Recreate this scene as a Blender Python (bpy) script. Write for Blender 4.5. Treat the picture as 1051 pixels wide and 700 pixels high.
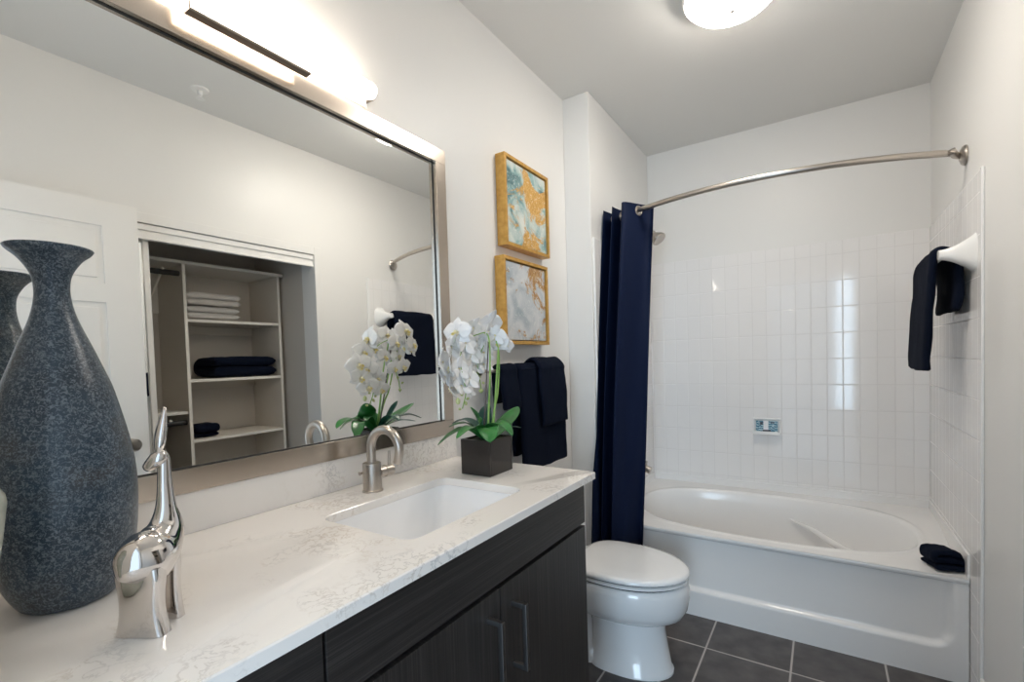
import bpy, bmesh, math, random
from mathutils import Vector, Matrix, noise

for o in list(bpy.data.objects):
    bpy.data.objects.remove(o)
scene = bpy.context.scene
COL = scene.collection
PI = math.pi

# ------------------------------------------------------------------ camera
CAM = Vector((1.0856, -0.1243, 1.2627))
yaw, pitch, roll, FOC, PY = 0.5798, -0.0326, -0.0305, 487.16, 385.06
fwd = Vector((-math.sin(yaw), math.cos(yaw), 0)); rgt = Vector((math.cos(yaw), math.sin(yaw), 0)); up = Vector((0, 0, 1))
fwd, up = math.cos(pitch) * fwd + math.sin(pitch) * up, math.cos(pitch) * up - math.sin(pitch) * fwd
rgt, up = math.cos(roll) * rgt + math.sin(roll) * up, math.cos(roll) * up - math.sin(roll) * rgt
cd = bpy.data.cameras.new('camera'); cam = bpy.data.objects.new('camera', cd); COL.objects.link(cam)
M = Matrix.Identity(4)
for i in range(3):
    M[i][0], M[i][1], M[i][2], M[i][3] = rgt[i], up[i], -fwd[i], CAM[i]
cam.matrix_world = M
cd.sensor_width = 36; cd.sensor_fit = 'HORIZONTAL'; cd.lens = FOC / 1051 * 36
cd.shift_y = (PY - 350) / 1051; cd.clip_start = 0.01
scene.camera = cam

# ------------------------------------------------------------------ light and exposure
scene.view_settings.view_transform = 'Standard'
scene.view_settings.look = 'None'
scene.view_settings.gamma = 1
scene.view_settings.use_curve_mapping = False
scene.view_settings.exposure = 1.5
VANITY_E, CEIL_E = 6.0, 16.0
w = bpy.data.worlds.new('world'); scene.world = w; w.use_nodes = True
w.node_tree.nodes['Background'].inputs[0].default_value = (0.66, 0.83, 1.0, 1)
w.node_tree.nodes['Background'].inputs[1].default_value = 0.6


def area(name, loc, target, sx, sy, power, col):
    ld = bpy.data.lights.new(name, 'AREA'); ld.shape = 'RECTANGLE'; ld.size = sx; ld.size_y = sy
    ld.energy = power; ld.color = col
    o = bpy.data.objects.new(name, ld); COL.objects.link(o); o.location = loc
    o.rotation_euler = (Vector(target) - Vector(loc)).to_track_quat('-Z', 'Y').to_euler()
    return o


# daylight from the tall window of the bedroom behind the open doorway
area('bedroom_window_daylight', (1.82, -3.5, 1.37), (1.3, 0, 1.3), 1.10, 2.2, 29, (0.62, 0.82, 1.0))
scene.cycles.max_bounces = 12; scene.cycles.diffuse_bounces = 6; scene.cycles.glossy_bounces = 6
scene.cycles.caustics_reflective = True; scene.cycles.caustics_refractive = False
scene.cycles.sample_clamp_indirect = 6
scene.cycles.blur_glossy = 0.6
scene.cycles.use_denoising = True

# ------------------------------------------------------------------ dimensions
W, B = 1.54, 0.138
YB, YK, ZC, YT = 2.071, 3.007, 2.56, 2.08
YF = 2.222
ZK, DC, YC = 0.933, 0.535, 1.138
Y0 = -0.14
CL0, CL1, CLZ = 0.02, 1.677, 1.942      # closet opening

# ------------------------------------------------------------------ materials
MATS = {}


def nodes(m):
    return m.node_tree.nodes, m.node_tree.links


def mat(name, col, rough=0.5, metal=0.0, **k):
    if name in MATS: return MATS[name]
    m = bpy.data.materials.new(name); m.use_nodes = True
    b = m.node_tree.nodes['Principled BSDF']
    b.inputs['Base Color'].default_value = (*col, 1); b.inputs['Roughness'].default_value = rough; b.inputs['Metallic'].default_value = metal
    for kk, v in k.items():
        b.inputs[kk.replace('_', ' ')].default_value = v
    MATS[name] = m
    return m


def N(m, typ, **k):
    n = m.node_tree.nodes.new(typ)
    for kk, v in k.items():
        if kk.startswith('i_'):
            n.inputs[kk[2:].replace('_', ' ')].default_value = v
        else:
            setattr(n, kk, v)
    return n


def L(m, a, b): m.node_tree.links.new(a, b)


def bsdf(m): return m.node_tree.nodes['Principled BSDF']


def coords(m, scale=(1, 1, 1), loc=(0, 0, 0), kind='Object'):
    t = N(m, 'ShaderNodeTexCoord'); mp = N(m, 'ShaderNodeMapping')
    mp.inputs['Scale'].default_value = scale; mp.inputs['Location'].default_value = loc
    L(m, t.outputs[kind], mp.inputs['Vector'])
    return mp.outputs['Vector']


def ramp(m, fac, stops, interp='LINEAR'):
    r = N(m, 'ShaderNodeValToRGB'); e = r.color_ramp.elements; r.color_ramp.interpolation = interp
    while len(e) < len(stops): e.new(0.5)
    for x, (p, c) in zip(e, stops):
        x.position = p; x.color = (*c, 1) if len(c) == 3 else c
    L(m, fac, r.inputs['Fac'])
    return r.outputs['Color']


def bump(m, height, strength=0.2, dist=0.002):
    bp = N(m, 'ShaderNodeBump'); bp.inputs['Strength'].default_value = strength; bp.inputs['Distance'].default_value = dist
    L(m, height, bp.inputs['Height']); L(m, bp.outputs['Normal'], bsdf(m).inputs['Normal'])


def mth(m, op, a, b=None):
    n = N(m, 'ShaderNodeMath', operation=op)
    for i, v in enumerate((a, b)):
        if v is None: continue
        if isinstance(v, (int, float)): n.inputs[i].default_value = v
        else: L(m, v, n.inputs[i])
    return n.outputs[0]


def noise_mat(name, stops, scale, detail=4, rough=0.5, stretch=(1, 1, 1), bumps=0.0, metal=0, dist=0.001, distort=0):
    m = mat(name, (1, 1, 1), rough, metal)
    v = coords(m, stretch)
    n = N(m, 'ShaderNodeTexNoise'); n.inputs['Scale'].default_value = scale; n.inputs['Detail'].default_value = detail
    n.inputs['Distortion'].default_value = distort
    L(m, v, n.inputs['Vector'])
    L(m, ramp(m, n.outputs['Fac'], stops), bsdf(m).inputs['Base Color'])
    if bumps: bump(m, n.outputs['Fac'], bumps, dist)
    return m


def paint(name, col, rough=0.55):
    m = mat(name, col, rough)
    v = coords(m); n = N(m, 'ShaderNodeTexNoise'); n.inputs['Scale'].default_value = 260; n.inputs['Detail'].default_value = 3
    L(m, v, n.inputs['Vector']); bump(m, n.outputs['Fac'], 0.06, 0.001)
    return m


wall_m = paint('wall_paint', (0.80, 0.79, 0.77), 0.42)
ceil_m = paint('ceiling_paint', (0.78, 0.77, 0.745), 0.7)
trim_m = paint('trim_paint', (0.84, 0.83, 0.81), 0.35)
door_m = paint('door_paint', (0.84, 0.82, 0.79), 0.35)
closet_m = paint('closet_paint', (0.62, 0.58, 0.53), 0.6)
melamine_m = paint('melamine', (0.68, 0.63, 0.56), 0.45)
melamine_edge_m = paint('melamine_edge', (0.82, 0.79, 0.73), 0.4)
porcelain_m = mat('porcelain', (0.86, 0.87, 0.88), 0.07, Coat_Weight=0.3, Coat_Roughness=0.03)
sink_m = mat('sink_china', (0.90, 0.90, 0.91), 0.10)
acrylic_m = mat('tub_acrylic', (0.87, 0.86, 0.85), 0.16)
ceramic_m = mat('ceramic_white', (0.88, 0.88, 0.87), 0.10)
nickel_m = mat('brushed_nickel', (0.50, 0.455, 0.41), 0.33, 1.0)
v_ = coords(nickel_m, (6, 6, 600)); n_ = N(nickel_m, 'ShaderNodeTexNoise'); n_.inputs['Scale'].default_value = 3
L(nickel_m, v_, n_.inputs['Vector']); bump(nickel_m, n_.outputs['Fac'], 0.05, 0.0005)
frame_m = mat('mirror_frame_nickel', (0.60, 0.53, 0.46), 0.22, 1.0)
bronze_m = mat('dark_nickel', (0.42, 0.36, 0.31), 0.3, 1.0)
handle_m = mat('handle_steel', (0.24, 0.235, 0.235), 0.3, 1.0)
chrome_m = mat('chrome', (0.72, 0.69, 0.67), 0.06, 1.0)
mirror_m = mat('mirror_glass', (0.93, 0.94, 0.925), 0.0, 1.0)
gap_m = mat('gap_shade_and_rod_black', (0.03, 0.03, 0.03), 0.6)  # black of the closet rods, also painted shade in mirror and seat gaps
black_pot_m = mat('black_glaze', (0.026, 0.021, 0.019), 0.14)
soil_m = noise_mat('moss', [(0.3, (0.02, 0.022, 0.010)), (0.7, (0.06, 0.06, 0.03))], 60, rough=0.9, bumps=0.8)
leaf_m = noise_mat('orchid_leaf', [(0.35, (0.012, 0.11, 0.02)), (0.65, (0.04, 0.24, 0.05))], 8, rough=0.3, stretch=(1, 1, 1), bumps=0.1)
leafdark_m = noise_mat('orchid_leaf_dark', [(0.35, (0.008, 0.055, 0.045)), (0.65, (0.015, 0.10, 0.07))], 8, rough=0.3)
stem_m = noise_mat('orchid_stem', [(0.3, (0.16, 0.34, 0.06)), (0.7, (0.32, 0.50, 0.14))], 20, rough=0.45)
stake_m = mat('bamboo_stake_dark', (0.10, 0.075, 0.08), 0.5)
petal_m = noise_mat('petal_white', [(0.3, (0.84, 0.84, 0.86)), (0.8, (0.91, 0.91, 0.90))], 30, rough=0.5)
bsdf(petal_m).inputs['Subsurface Weight'].default_value = 0.15
bsdf(petal_m).inputs['Subsurface Radius'].default_value = (0.01, 0.01, 0.01)
lip_m = noise_mat('petal_lip', [(0.4, (0.85, 0.72, 0.25)), (0.6, (0.9, 0.86, 0.7))], 80, rough=0.5)
bud_m = noise_mat('orchid_bud', [(0.3, (0.34, 0.42, 0.14)), (0.7, (0.62, 0.66, 0.36))], 60, rough=0.5)
gold_m = noise_mat('gold_leaf', [(0.25, (0.50, 0.26, 0.05)), (0.75, (0.74, 0.44, 0.12))], 40, rough=0.38, bumps=0.25, metal=0.35)
gold_shaded_m = noise_mat('gold_front_shaded', [(0.25, (0.22, 0.12, 0.04)), (0.75, (0.42, 0.25, 0.09))], 40, rough=0.4, metal=0.35)  # gold leaf with the front face's shade in its colour, unused


def fabric(name, c0, c1, scale, b, rough=0.95, sheen=0.3, stretch=(1, 1, 1)):
    m = noise_mat(name, [(0.3, c0), (0.7, c1)], scale, 3, rough, stretch, b, 0, 0.003)
    bsdf(m).inputs['Sheen Weight'].default_value = sheen
    bsdf(m).inputs['Specular IOR Level'].default_value = 0.12
    return m


navy_m = fabric('navy_terry', (0.0022, 0.0045, 0.012), (0.005, 0.009, 0.024), 380, 0.9, sheen=0.0)
white_terry_m = fabric('white_terry', (0.70, 0.67, 0.64), (0.84, 0.81, 0.78), 350, 0.8)
curtain_m = fabric('navy_curtain', (0.0035, 0.008, 0.028), (0.0055, 0.012, 0.040), 700, 0.15, 0.6, 0.0)


def wood(name, stretch):
    m = mat(name, (0, 0, 0), 0.42)
    v = coords(m, stretch)
    n = N(m, 'ShaderNodeTexNoise'); n.inputs['Scale'].default_value = 1; n.inputs['Detail'].default_value = 8; n.inputs['Roughness'].default_value = 0.7
    L(m, v, n.inputs['Vector'])
    c = ramp(m, n.outputs['Fac'], [(0.32, (0.010, 0.009, 0.009)), (0.50, (0.022, 0.019, 0.018)), (0.66, (0.052, 0.046, 0.043))])
    L(m, c, bsdf(m).inputs['Base Color']); bump(m, n.outputs['Fac'], 0.25, 0.001)
    return m


wood_h = wood('espresso_grain_along', (60, 2.2, 260))
wood_v = wood('espresso_grain_upright', (60, 260, 2.2))


def quartz():
    m = mat('white_quartz', (0.8, 0.8, 0.8), 0.12)
    v = coords(m)
    n1 = N(m, 'ShaderNodeTexNoise'); n1.inputs['Scale'].default_value = 5.5; n1.inputs['Detail'].default_value = 3
    n2 = N(m, 'ShaderNodeTexNoise'); n2.inputs['Scale'].default_value = 40; n2.inputs['Detail'].default_value = 7; n2.inputs['Roughness'].default_value = 0.6; n2.inputs['Distortion'].default_value = 0.5
    L(m, v, n1.inputs['Vector']); L(m, v, n2.inputs['Vector'])
    a = ramp(m, n1.outputs['Fac'], [(0.50, (0, 0, 0)), (0.62, (1, 1, 1))])
    b = ramp(m, n2.outputs['Fac'], [(0.455, (0, 0, 0)), (0.495, (1, 1, 1)), (0.535, (0, 0, 0))])
    f = mth(m, 'MULTIPLY', mth(m, 'MULTIPLY', a, b), 0.55)
    n3 = N(m, 'ShaderNodeTexNoise'); n3.inputs['Scale'].default_value = 9; L(m, v, n3.inputs['Vector'])
    vein = ramp(m, n3.outputs['Fac'], [(0.4, (0.36, 0.36, 0.37)), (0.6, (0.50, 0.40, 0.30))])
    mx = N(m, 'ShaderNodeMix', data_type='RGBA'); L(m, f, mx.inputs['Factor'])
    mx.inputs['A'].default_value = (0.88, 0.845, 0.81, 1); L(m, vein, mx.inputs['B'])
    L(m, mx.outputs['Result'], bsdf(m).inputs['Base Color'])
    return m


quartz_m = quartz()


def grid_mat(name, au, av, su, sv, ou, ov, gw, tile, grout, rough, tilt=0.0, vary=0.0, mottled=None):
    """tiles su x sv with grout lines gw wide along axes au, av of the object coordinates"""
    m = mat(name, tile, rough)
    t = N(m, 'ShaderNodeTexCoord'); s = N(m, 'ShaderNodeSeparateXYZ'); L(m, t.outputs['Object'], s.inputs[0])
    u = mth(m, 'DIVIDE', mth(m, 'SUBTRACT', s.outputs[au], ou), su); v = mth(m, 'DIVIDE', mth(m, 'SUBTRACT', s.outputs[av], ov), sv)
    fu, fv = mth(m, 'FRACT', u), mth(m, 'FRACT', v)
    du = mth(m, 'MULTIPLY', mth(m, 'SUBTRACT', 0.5, mth(m, 'ABSOLUTE', mth(m, 'SUBTRACT', fu, 0.5))), su)
    dv = mth(m, 'MULTIPLY', mth(m, 'SUBTRACT', 0.5, mth(m, 'ABSOLUTE', mth(m, 'SUBTRACT', fv, 0.5))), sv)
    d = mth(m, 'MINIMUM', du, dv)
    mr = N(m, 'ShaderNodeMapRange', interpolation_type='SMOOTHSTEP'); L(m, d, mr.inputs['Value'])
    mr.inputs['From Min'].default_value = gw * 0.35; mr.inputs['From Max'].default_value = gw * 0.75
    cb = N(m, 'ShaderNodeCombineXYZ'); L(m, mth(m, 'FLOOR', u), cb.inputs[0]); L(m, mth(m, 'FLOOR', v), cb.inputs[1])
    wn = N(m, 'ShaderNodeTexWhiteNoise', noise_dimensions='3D'); L(m, cb.outputs[0], wn.inputs['Vector'])
    mx = N(m, 'ShaderNodeMix', data_type='RGBA'); L(m, mr.outputs['Result'], mx.inputs['Factor'])
    mx.inputs['A'].default_value = (*grout, 1); mx.inputs['B'].default_value = (*tile, 1)
    if mottled:
        n = N(m, 'ShaderNodeTexNoise'); n.inputs['Scale'].default_value = 14; n.inputs['Detail'].default_value = 6; L(m, t.outputs['Object'], n.inputs['Vector'])
        L(m, ramp(m, n.outputs['Fac'], [(0.3, mottled[0]), (0.7, mottled[1])]), mx.inputs['B'])
    L(m, mx.outputs['Result'], bsdf(m).inputs['Base Color'])
    rr = N(m, 'ShaderNodeMapRange'); L(m, mr.outputs['Result'], rr.inputs['Value']); rr.inputs['To Min'].default_value = 0.8; rr.inputs['To Max'].default_value = rough
    L(m, rr.outputs['Result'], bsdf(m).inputs['Roughness'])
    mr2 = N(m, 'ShaderNodeMapRange', interpolation_type='SMOOTHSTEP'); L(m, d, mr2.inputs['Value'])
    mr2.inputs['From Min'].default_value = gw * 0.3; mr2.inputs['From Max'].default_value = gw * 1.3
    sp = N(m, 'ShaderNodeSeparateColor'); L(m, wn.outputs['Color'], sp.inputs[0])
    h = mth(m, 'ADD', mr2.outputs['Result'], mth(m, 'MULTIPLY', mth(m, 'ADD', mth(m, 'MULTIPLY', fu, mth(m, 'SUBTRACT', sp.outputs[0], 0.5)), mth(m, 'MULTIPLY', fv, mth(m, 'SUBTRACT', sp.outputs[1], 0.5))), tilt))
    bump(m, h, 0.5, 0.0012)
    return m


TSU, TSV = 0.0731, 0.1412
tile_args = dict(gw=0.0028, tile=(0.87, 0.855, 0.845), grout=(0.76, 0.745, 0.735), rough=0.07, tilt=0.5)
tile_back_m = grid_mat('wall_tile_back', 0, 2, TSU, TSV, 0.887, 1.78 - TSV * 20, **tile_args)
tile_side_m = grid_mat('wall_tile_side', 1, 2, TSU, TSV, YK - 0.006, 1.78 - TSV * 20, **tile_args)
floor_m = grid_mat('floor_tile', 0, 1, 0.3145, 0.3145, 0.657, 1.985, 0.0065, (0.06, 0.055, 0.055), (0.48, 0.45, 0.43), 0.38, tilt=0.1,
                   mottled=((0.060, 0.053, 0.052), (0.115, 0.103, 0.100)))


def vase_mat():
    m = mat('speckled_blue_glaze', (0, 0, 0), 0.30)
    v = coords(m)
    n1 = N(m, 'ShaderNodeTexNoise'); n1.inputs['Scale'].default_value = 14; n1.inputs['Detail'].default_value = 4
    n2 = N(m, 'ShaderNodeTexNoise'); n2.inputs['Scale'].default_value = 240; n2.inputs['Detail'].default_value = 4; n2.inputs['Roughness'].default_value = 0.65
    n2.inputs['Distortion'].default_value = 1.2
    for n in (n1, n2): L(m, v, n.inputs['Vector'])
    base = ramp(m, n1.outputs['Fac'], [(0.35, (0.014, 0.028, 0.045)), (0.52, (0.022, 0.045, 0.070)), (0.68, (0.046, 0.050, 0.056))])
    f = ramp(m, n2.outputs['Fac'], [(0.48, (0, 0, 0)), (0.60, (1, 1, 1))])
    mx = N(m, 'ShaderNodeMix', data_type='RGBA'); L(m, f, mx.inputs['Factor']); L(m, base, mx.inputs['A'])
    mx.inputs['B'].default_value = (0.140, 0.172, 0.205, 1)
    L(m, mx.outputs['Result'], bsdf(m).inputs['Base Color'])
    bump(m, n2.outputs['Fac'], 0.25, 0.001)
    return m


vase_m = vase_mat()
celadon_m = noise_mat('celadon_glaze', [(0.35, (0.34, 0.37, 0.31)), (0.6, (0.50, 0.52, 0.46)), (0.75, (0.60, 0.60, 0.54))], 30, 6, 0.25, (1, 1, 1), 0.1)


def art(name, stops, gold, seed, thr):
    m = mat(name, (1, 1, 1), 0.6)
    v = coords(m, (1, 1, 1), (seed, seed * 2, seed * 3))
    n = N(m, 'ShaderNodeTexNoise'); n.inputs['Scale'].default_value = 9; n.inputs['Detail'].default_value = 8; n.inputs['Distortion'].default_value = 1.0
    n2 = N(m, 'ShaderNodeTexNoise'); n2.inputs['Scale'].default_value = 5.5; n2.inputs['Detail'].default_value = 7; n2.inputs['Distortion'].default_value = 0.8; n2.inputs['Roughness'].default_value = 0.7
    n3 = N(m, 'ShaderNodeTexNoise'); n3.inputs['Scale'].default_value = 45; n3.inputs['Detail'].default_value = 5; n3.inputs['Distortion'].default_value = 2
    for q in (n, n2, n3): L(m, v, q.inputs['Vector'])
    base = ramp(m, n.outputs['Fac'], stops)
    f = ramp(m, n2.outputs['Fac'], [(thr, (0, 0, 0)), (thr + 0.04, (1, 1, 1))])
    gc = ramp(m, n3.outputs['Fac'], [(0.3, gold[0]), (0.7, gold[1])])
    mx = N(m, 'ShaderNodeMix', data_type='RGBA'); L(m, f, mx.inputs['Factor']); L(m, base, mx.inputs['A']); L(m, gc, mx.inputs['B'])
    w3 = ramp(m, n3.outputs['Fac'], [(0.60, (0, 0, 0)), (0.66, (1, 1, 1))])
    mx2 = N(m, 'ShaderNodeMix', data_type='RGBA'); L(m, mth(m, 'MULTIPLY', w3, 0.7), mx2.inputs['Factor']); L(m, mx.outputs['Result'], mx2.inputs['A'])
    mx2.inputs['B'].default_value = (0.72, 0.74, 0.70, 1)
    L(m, mx2.outputs['Result'], bsdf(m).inputs['Base Color']); bump(m, n3.outputs['Fac'], 0.3, 0.002)
    return m


art1_m = art('canvas_teal_gold', [(0.32, (0.08, 0.17, 0.18)), (0.43, (0.26, 0.42, 0.42)), (0.55, (0.55, 0.62, 0.58)), (0.7, (0.74, 0.74, 0.68))], ((0.48, 0.25, 0.05), (0.74, 0.45, 0.14)), 1.3, 0.54)
art2_m = art('canvas_grey_gold', [(0.32, (0.36, 0.42, 0.46)), (0.5, (0.55, 0.58, 0.60)), (0.7, (0.70, 0.70, 0.70))], ((0.30, 0.13, 0.05), (0.62, 0.40, 0.16)), 4.1, 0.51)


def emit(name, col, strength):
    m = bpy.data.materials.new(name); m.use_nodes = True
    b = m.node_tree.nodes['Principled BSDF']
    b.inputs['Base Color'].default_value = (0.9, 0.9, 0.88, 1); b.inputs['Emission Color'].default_value = (*col, 1); b.inputs['Emission Strength'].default_value = strength
    b.inputs['Roughness'].default_value = 0.4
    MATS[name] = m
    return m


vanity_glow = emit('lit_frosted_diffuser', (1.0, 0.88, 0.75), VANITY_E)
ceil_glow = emit('lit_opal_glass', (1.0, 0.93, 0.84), CEIL_E)

# ------------------------------------------------------------------ mesh helpers


class MB:
    def __init__(self): self.v = []; self.f = []; self.bevelled = False

    def add(self, vs, fs):
        o = len(self.v); self.v += [tuple(p) for p in vs]; self.f += [tuple(i + o for i in f) for f in fs]
        return self

    def bm(self, bm):
        bm.verts.index_update()
        self.add([v.co[:] for v in bm.verts], [[v.index for v in f.verts] for f in bm.faces]); bm.free()
        return self

    def box(self, x0, x1, y0, y1, z0, z1, bev=0.0, seg=2, mtx=None):
        bm = bmesh.new(); bmesh.ops.create_cube(bm, size=1)
        for v in bm.verts:
            v.co = Vector((x0 + (v.co.x + .5) * (x1 - x0), y0 + (v.co.y + .5) * (y1 - y0), z0 + (v.co.z + .5) * (z1 - z0)))
        if bev: self.bevelled = True
        if bev: bmesh.ops.bevel(bm, geom=bm.edges[:], offset=bev, segments=seg, profile=0.5, affect='EDGES')
        if mtx: bm.transform(mtx)
        return self.bm(bm)

    def rings(self, rings, close=True, cap0=False, cap1=False):
        n = len(rings[0]); vs = [p for r in rings for p in r]; fs = []
        for i in range(len(rings) - 1):
            for j in range(n if close else n - 1):
                k = (j + 1) % n
                fs.append((i * n + j, i * n + k, (i + 1) * n + k, (i + 1) * n + j))
        if cap0: fs.append(tuple(reversed(range(n))))
        if cap1: fs.append(tuple((len(rings) - 1) * n + j for j in range(n)))
        return self.add(vs, fs)

    def lathe(self, prof, seg=48, mtx=None, cap=True):
        rs = []
        for r, z in prof:
            ring = [Vector((max(r, 1e-5) * math.cos(2 * PI * k / seg), max(r, 1e-5) * math.sin(2 * PI * k / seg), z)) for k in range(seg)]
            if mtx: ring = [mtx @ p for p in ring]
            rs.append(ring)
        return self.rings(rs, True, cap, cap)

    def tube(self, pts, r, seg=12, cap=True):
        pts = [Vector(p) for p in pts]; rs = []
        rad = r if isinstance(r, (list, tuple)) else [r] * len(pts)
        t0 = (pts[1] - pts[0]).normalized()
        nrm = t0.orthogonal().normalized()
        for i, p in enumerate(pts):
            t = (pts[min(i + 1, len(pts) - 1)] - pts[max(i - 1, 0)]).normalized()
            nrm = (nrm - t * nrm.dot(t)).normalized(); b = t.cross(nrm)
            rs.append([p + rad[i] * (math.cos(2 * PI * k / seg) * nrm + math.sin(2 * PI * k / seg) * b) for k in range(seg)])
        return self.rings(rs, True, cap, cap)

    def build(self, name, m, parent=None, smooth=0.7, **props):
        me = bpy.data.meshes.new(name); me.from_pydata(self.v, [], self.f); me.update()
        bm = bmesh.new(); bm.from_mesh(me); bmesh.ops.recalc_face_normals(bm, faces=bm.faces); bm.to_mesh(me); bm.free()
        for p in me.polygons: p.use_smooth = bool(smooth)
        if smooth and smooth < 3: me.set_sharp_from_angle(angle=smooth)
        me.materials.append(m)
        o = bpy.data.objects.new(name, me); COL.objects.link(o)
        if parent: o.parent = parent
        if self.bevelled:
            wn = o.modifiers.new('weighted', 'WEIGHTED_NORMAL'); wn.mode = 'FACE_AREA'; wn.weight = 100; wn.keep_sharp = True
        for k, v in props.items(): o[k] = v
        return o


def local(o, loc):
    """move a mesh's origin to loc, keeping the shape where it is"""
    o.data.transform(Matrix.Translation(-Vector(loc))); o.location = loc
    return o


def thing(name, label, cat, loc=(0, 0, 0), group=None):
    o = bpy.data.objects.new(name, None); COL.objects.link(o); o.empty_display_size = 0.05
    o.location = loc; o['label'] = label; o['category'] = cat
    if group: o['group'] = group
    return o


def part(t, name, mb, m, smooth=0.7, **props):
    """mesh written in world coordinates, parented to a thing (or a part) that stands at t's origin"""
    o = mb.build(name, m, t, smooth, **props)
    off = Vector((0, 0, 0)); q = t
    while q: off += q.location; q = q.parent
    o.data.transform(Matrix.Translation(-off))
    return o


def tag(o, label, cat, group=None):
    o['label'] = label; o['category'] = cat
    if group: o['group'] = group
    return o


def struct(name, mb, m, parent=None, smooth=0.5):
    o = mb.build(name, m, parent, smooth)
    if parent is None: o['kind'] = 'structure'
    return o


def catmull(P, n=8):
    P = [Vector(p) for p in P]; Q = [P[0] * 2 - P[1]] + P + [P[-1] * 2 - P[-2]]; out = []
    for i in range(1, len(Q) - 2):
        a, b, c, d = Q[i - 1:i + 3]
        for k in range(n):
            t = k / n
            out.append(0.5 * ((2 * b) + (c - a) * t + (2 * a - 5 * b + 4 * c - d) * t * t + (3 * b - a - 3 * c + d) * t ** 3))
    out.append(P[-1])
    return out


def lerp_table(tab, z):
    for (a, r0), (b, r1) in zip(tab, tab[1:]):
        if a <= z <= b: return r0 + (r1 - r0) * (z - a) / (b - a)
    return tab[-1][1]


def rr_radius(th, hx, hy, r):
    """distance from the centre of a rounded rectangle to its rim along angle th"""
    c, s = math.cos(th), math.sin(th); lo, hi = 0.0, hx + hy
    for _ in range(40):
        t = (lo + hi) / 2; x, y = abs(t * c) - (hx - r), abs(t * s) - (hy - r)
        d = math.hypot(max(x, 0), max(y, 0)) + min(max(x, y), 0) - r
        if d > 0: hi = t
        else: lo = t
    return lo


def smooth01(t):
    t = max(0.0, min(1.0, t)); return t * t * (3 - 2 * t)


def axis_mtx(origin, direction):
    return Matrix.Translation(origin) @ Vector(direction).to_track_quat('Z', 'Y').to_matrix().to_4x4()


def drape(path, t, a, b, along='y', n=26, wob=0.003, seed=0, taper=0.0, nf=9.0):
    """cloth of thickness t whose section follows path (u,z), swept along one axis from a to b"""
    P = catmull([Vector((p[0], p[1], 0)) for p in path], 6)
    nr = []
    for i in range(len(P)):
        d = (P[min(i + 1, len(P) - 1)] - P[max(i - 1, 0)]).normalized(); nr.append(Vector((-d.y, d.x, 0)))
    rs = []
    for k in range(n + 1):
        s = k / n; e = min(s, 1 - s) * abs(b - a)
        th = t * (0.35 + 0.65 * math.sqrt(max(0.0, 1 - (1 - min(1, e / (t * 0.9 + 1e-6))) ** 2)))
        ring = []
        for side in (1, -1):
            idx = range(len(P)) if side == 1 else range(len(P) - 1, -1, -1)
            for i in idx:
                ends = min(i, len(P) - 1 - i)
                tt = th * (0.55 if ends == 0 else 0.9 if ends == 1 else 1)
                y = a + (b - a) * s
                f = i / (len(P) - 1)
                y += (0.5 - s) * taper * math.sin(PI * f)
                q = P[i] + nr[i] * side * tt / 2
                w_ = noise.noise_vector(Vector((q.x * nf + seed, y * nf, q.y * nf))) * wob
                w2 = noise.noise_vector(Vector((q.x * nf * 4 + seed, y * nf * 4, q.y * nf * 4))) * wob * 0.25
                q = q + Vector((w_.x + w2.x, w_.y + w2.y, 0))
                ring.append((q.x, y + w_.z, q.y) if along == 'y' else (y + w_.z, q.x, q.y))
        rs.append(ring)
    return MB().rings(rs, True, True, True)


# ================================================================== SETTING
struct('floor', MB().box(-0.1, W + 0.95, Y0 - 0.14, YK + 0.1, -0.08, 0), floor_m)
struct('ceiling', MB().box(-0.1, W + 0.95, Y0 - 0.14, YK + 0.1, ZC, ZC + 0.08), ceil_m)
struct('wall_left', MB().box(-0.1, 0, Y0 - 0.14, YK + 0.1, 0, ZC), wall_m)
struct('wall_alcove', MB().box(0, B, YB, YK, 0, ZC, 0.004), wall_m)
struct('wall_back', MB().box(0, W, YK, YK + 0.1, 0, ZC), wall_m)
TH = 0.13
wr = MB().box(W, W + TH, CL1, YK + 0.1, 0, ZC).box(W, W + TH, Y0 - 0.14, CL0, 0, ZC).box(W, W + TH, CL0, CL1, CLZ, ZC)
struct('wall_right', wr, wall_m)
wf = MB().box(0, 0.58, Y0 - 0.12, Y0, 0, ZC).box(1.365, W, Y0 - 0.12, Y0, 0, ZC).box(0.58, 1.365, Y0 - 0.12, Y0, 2.06, ZC)
struct('wall_front', wf, wall_m)
# closet shell
CB = W + 0.70
cw = MB().box(CB, CB + 0.05, CL0 - 0.1, 1.75, 0, 2.3).box(W + TH, CB, CL0 - 0.15, CL0 - 0.08, 0, 2.3).box(W + TH, CB, 1.69, 1.75, 0, 2.3).box(W + TH, CB, CL0 - 0.08, 1.69, 2.25, 2.3)
struct('wall_closet', cw, closet_m)
# closet head track and casing
tr = MB().box(W + 0.012, W + 0.030, CL0, CL1, CLZ - 0.072, CLZ - 0.002, 0.002).box(W + 0.004, W + 0.012, CL0, CL1, CLZ - 0.03, CLZ - 0.002, 0.002).box(W + 0.030, W + 0.12, CL0, CL1, CLZ - 0.02, CLZ - 0.002)
tr.box(W + 0.006, W + 0.012, CL0, CL1, CLZ - 0.072, CLZ - 0.062, 0.002)
struct('trim_1', tr, trim_m)
cs = MB().box(W - 0.006, W, CL1, CL1 + 0.045, 0, CLZ + 0.045, 0.002).box(W - 0.006, W, CL0, CL1, CLZ, CLZ + 0.045, 0.002)
struct('trim_2', cs, wall_m)
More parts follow.
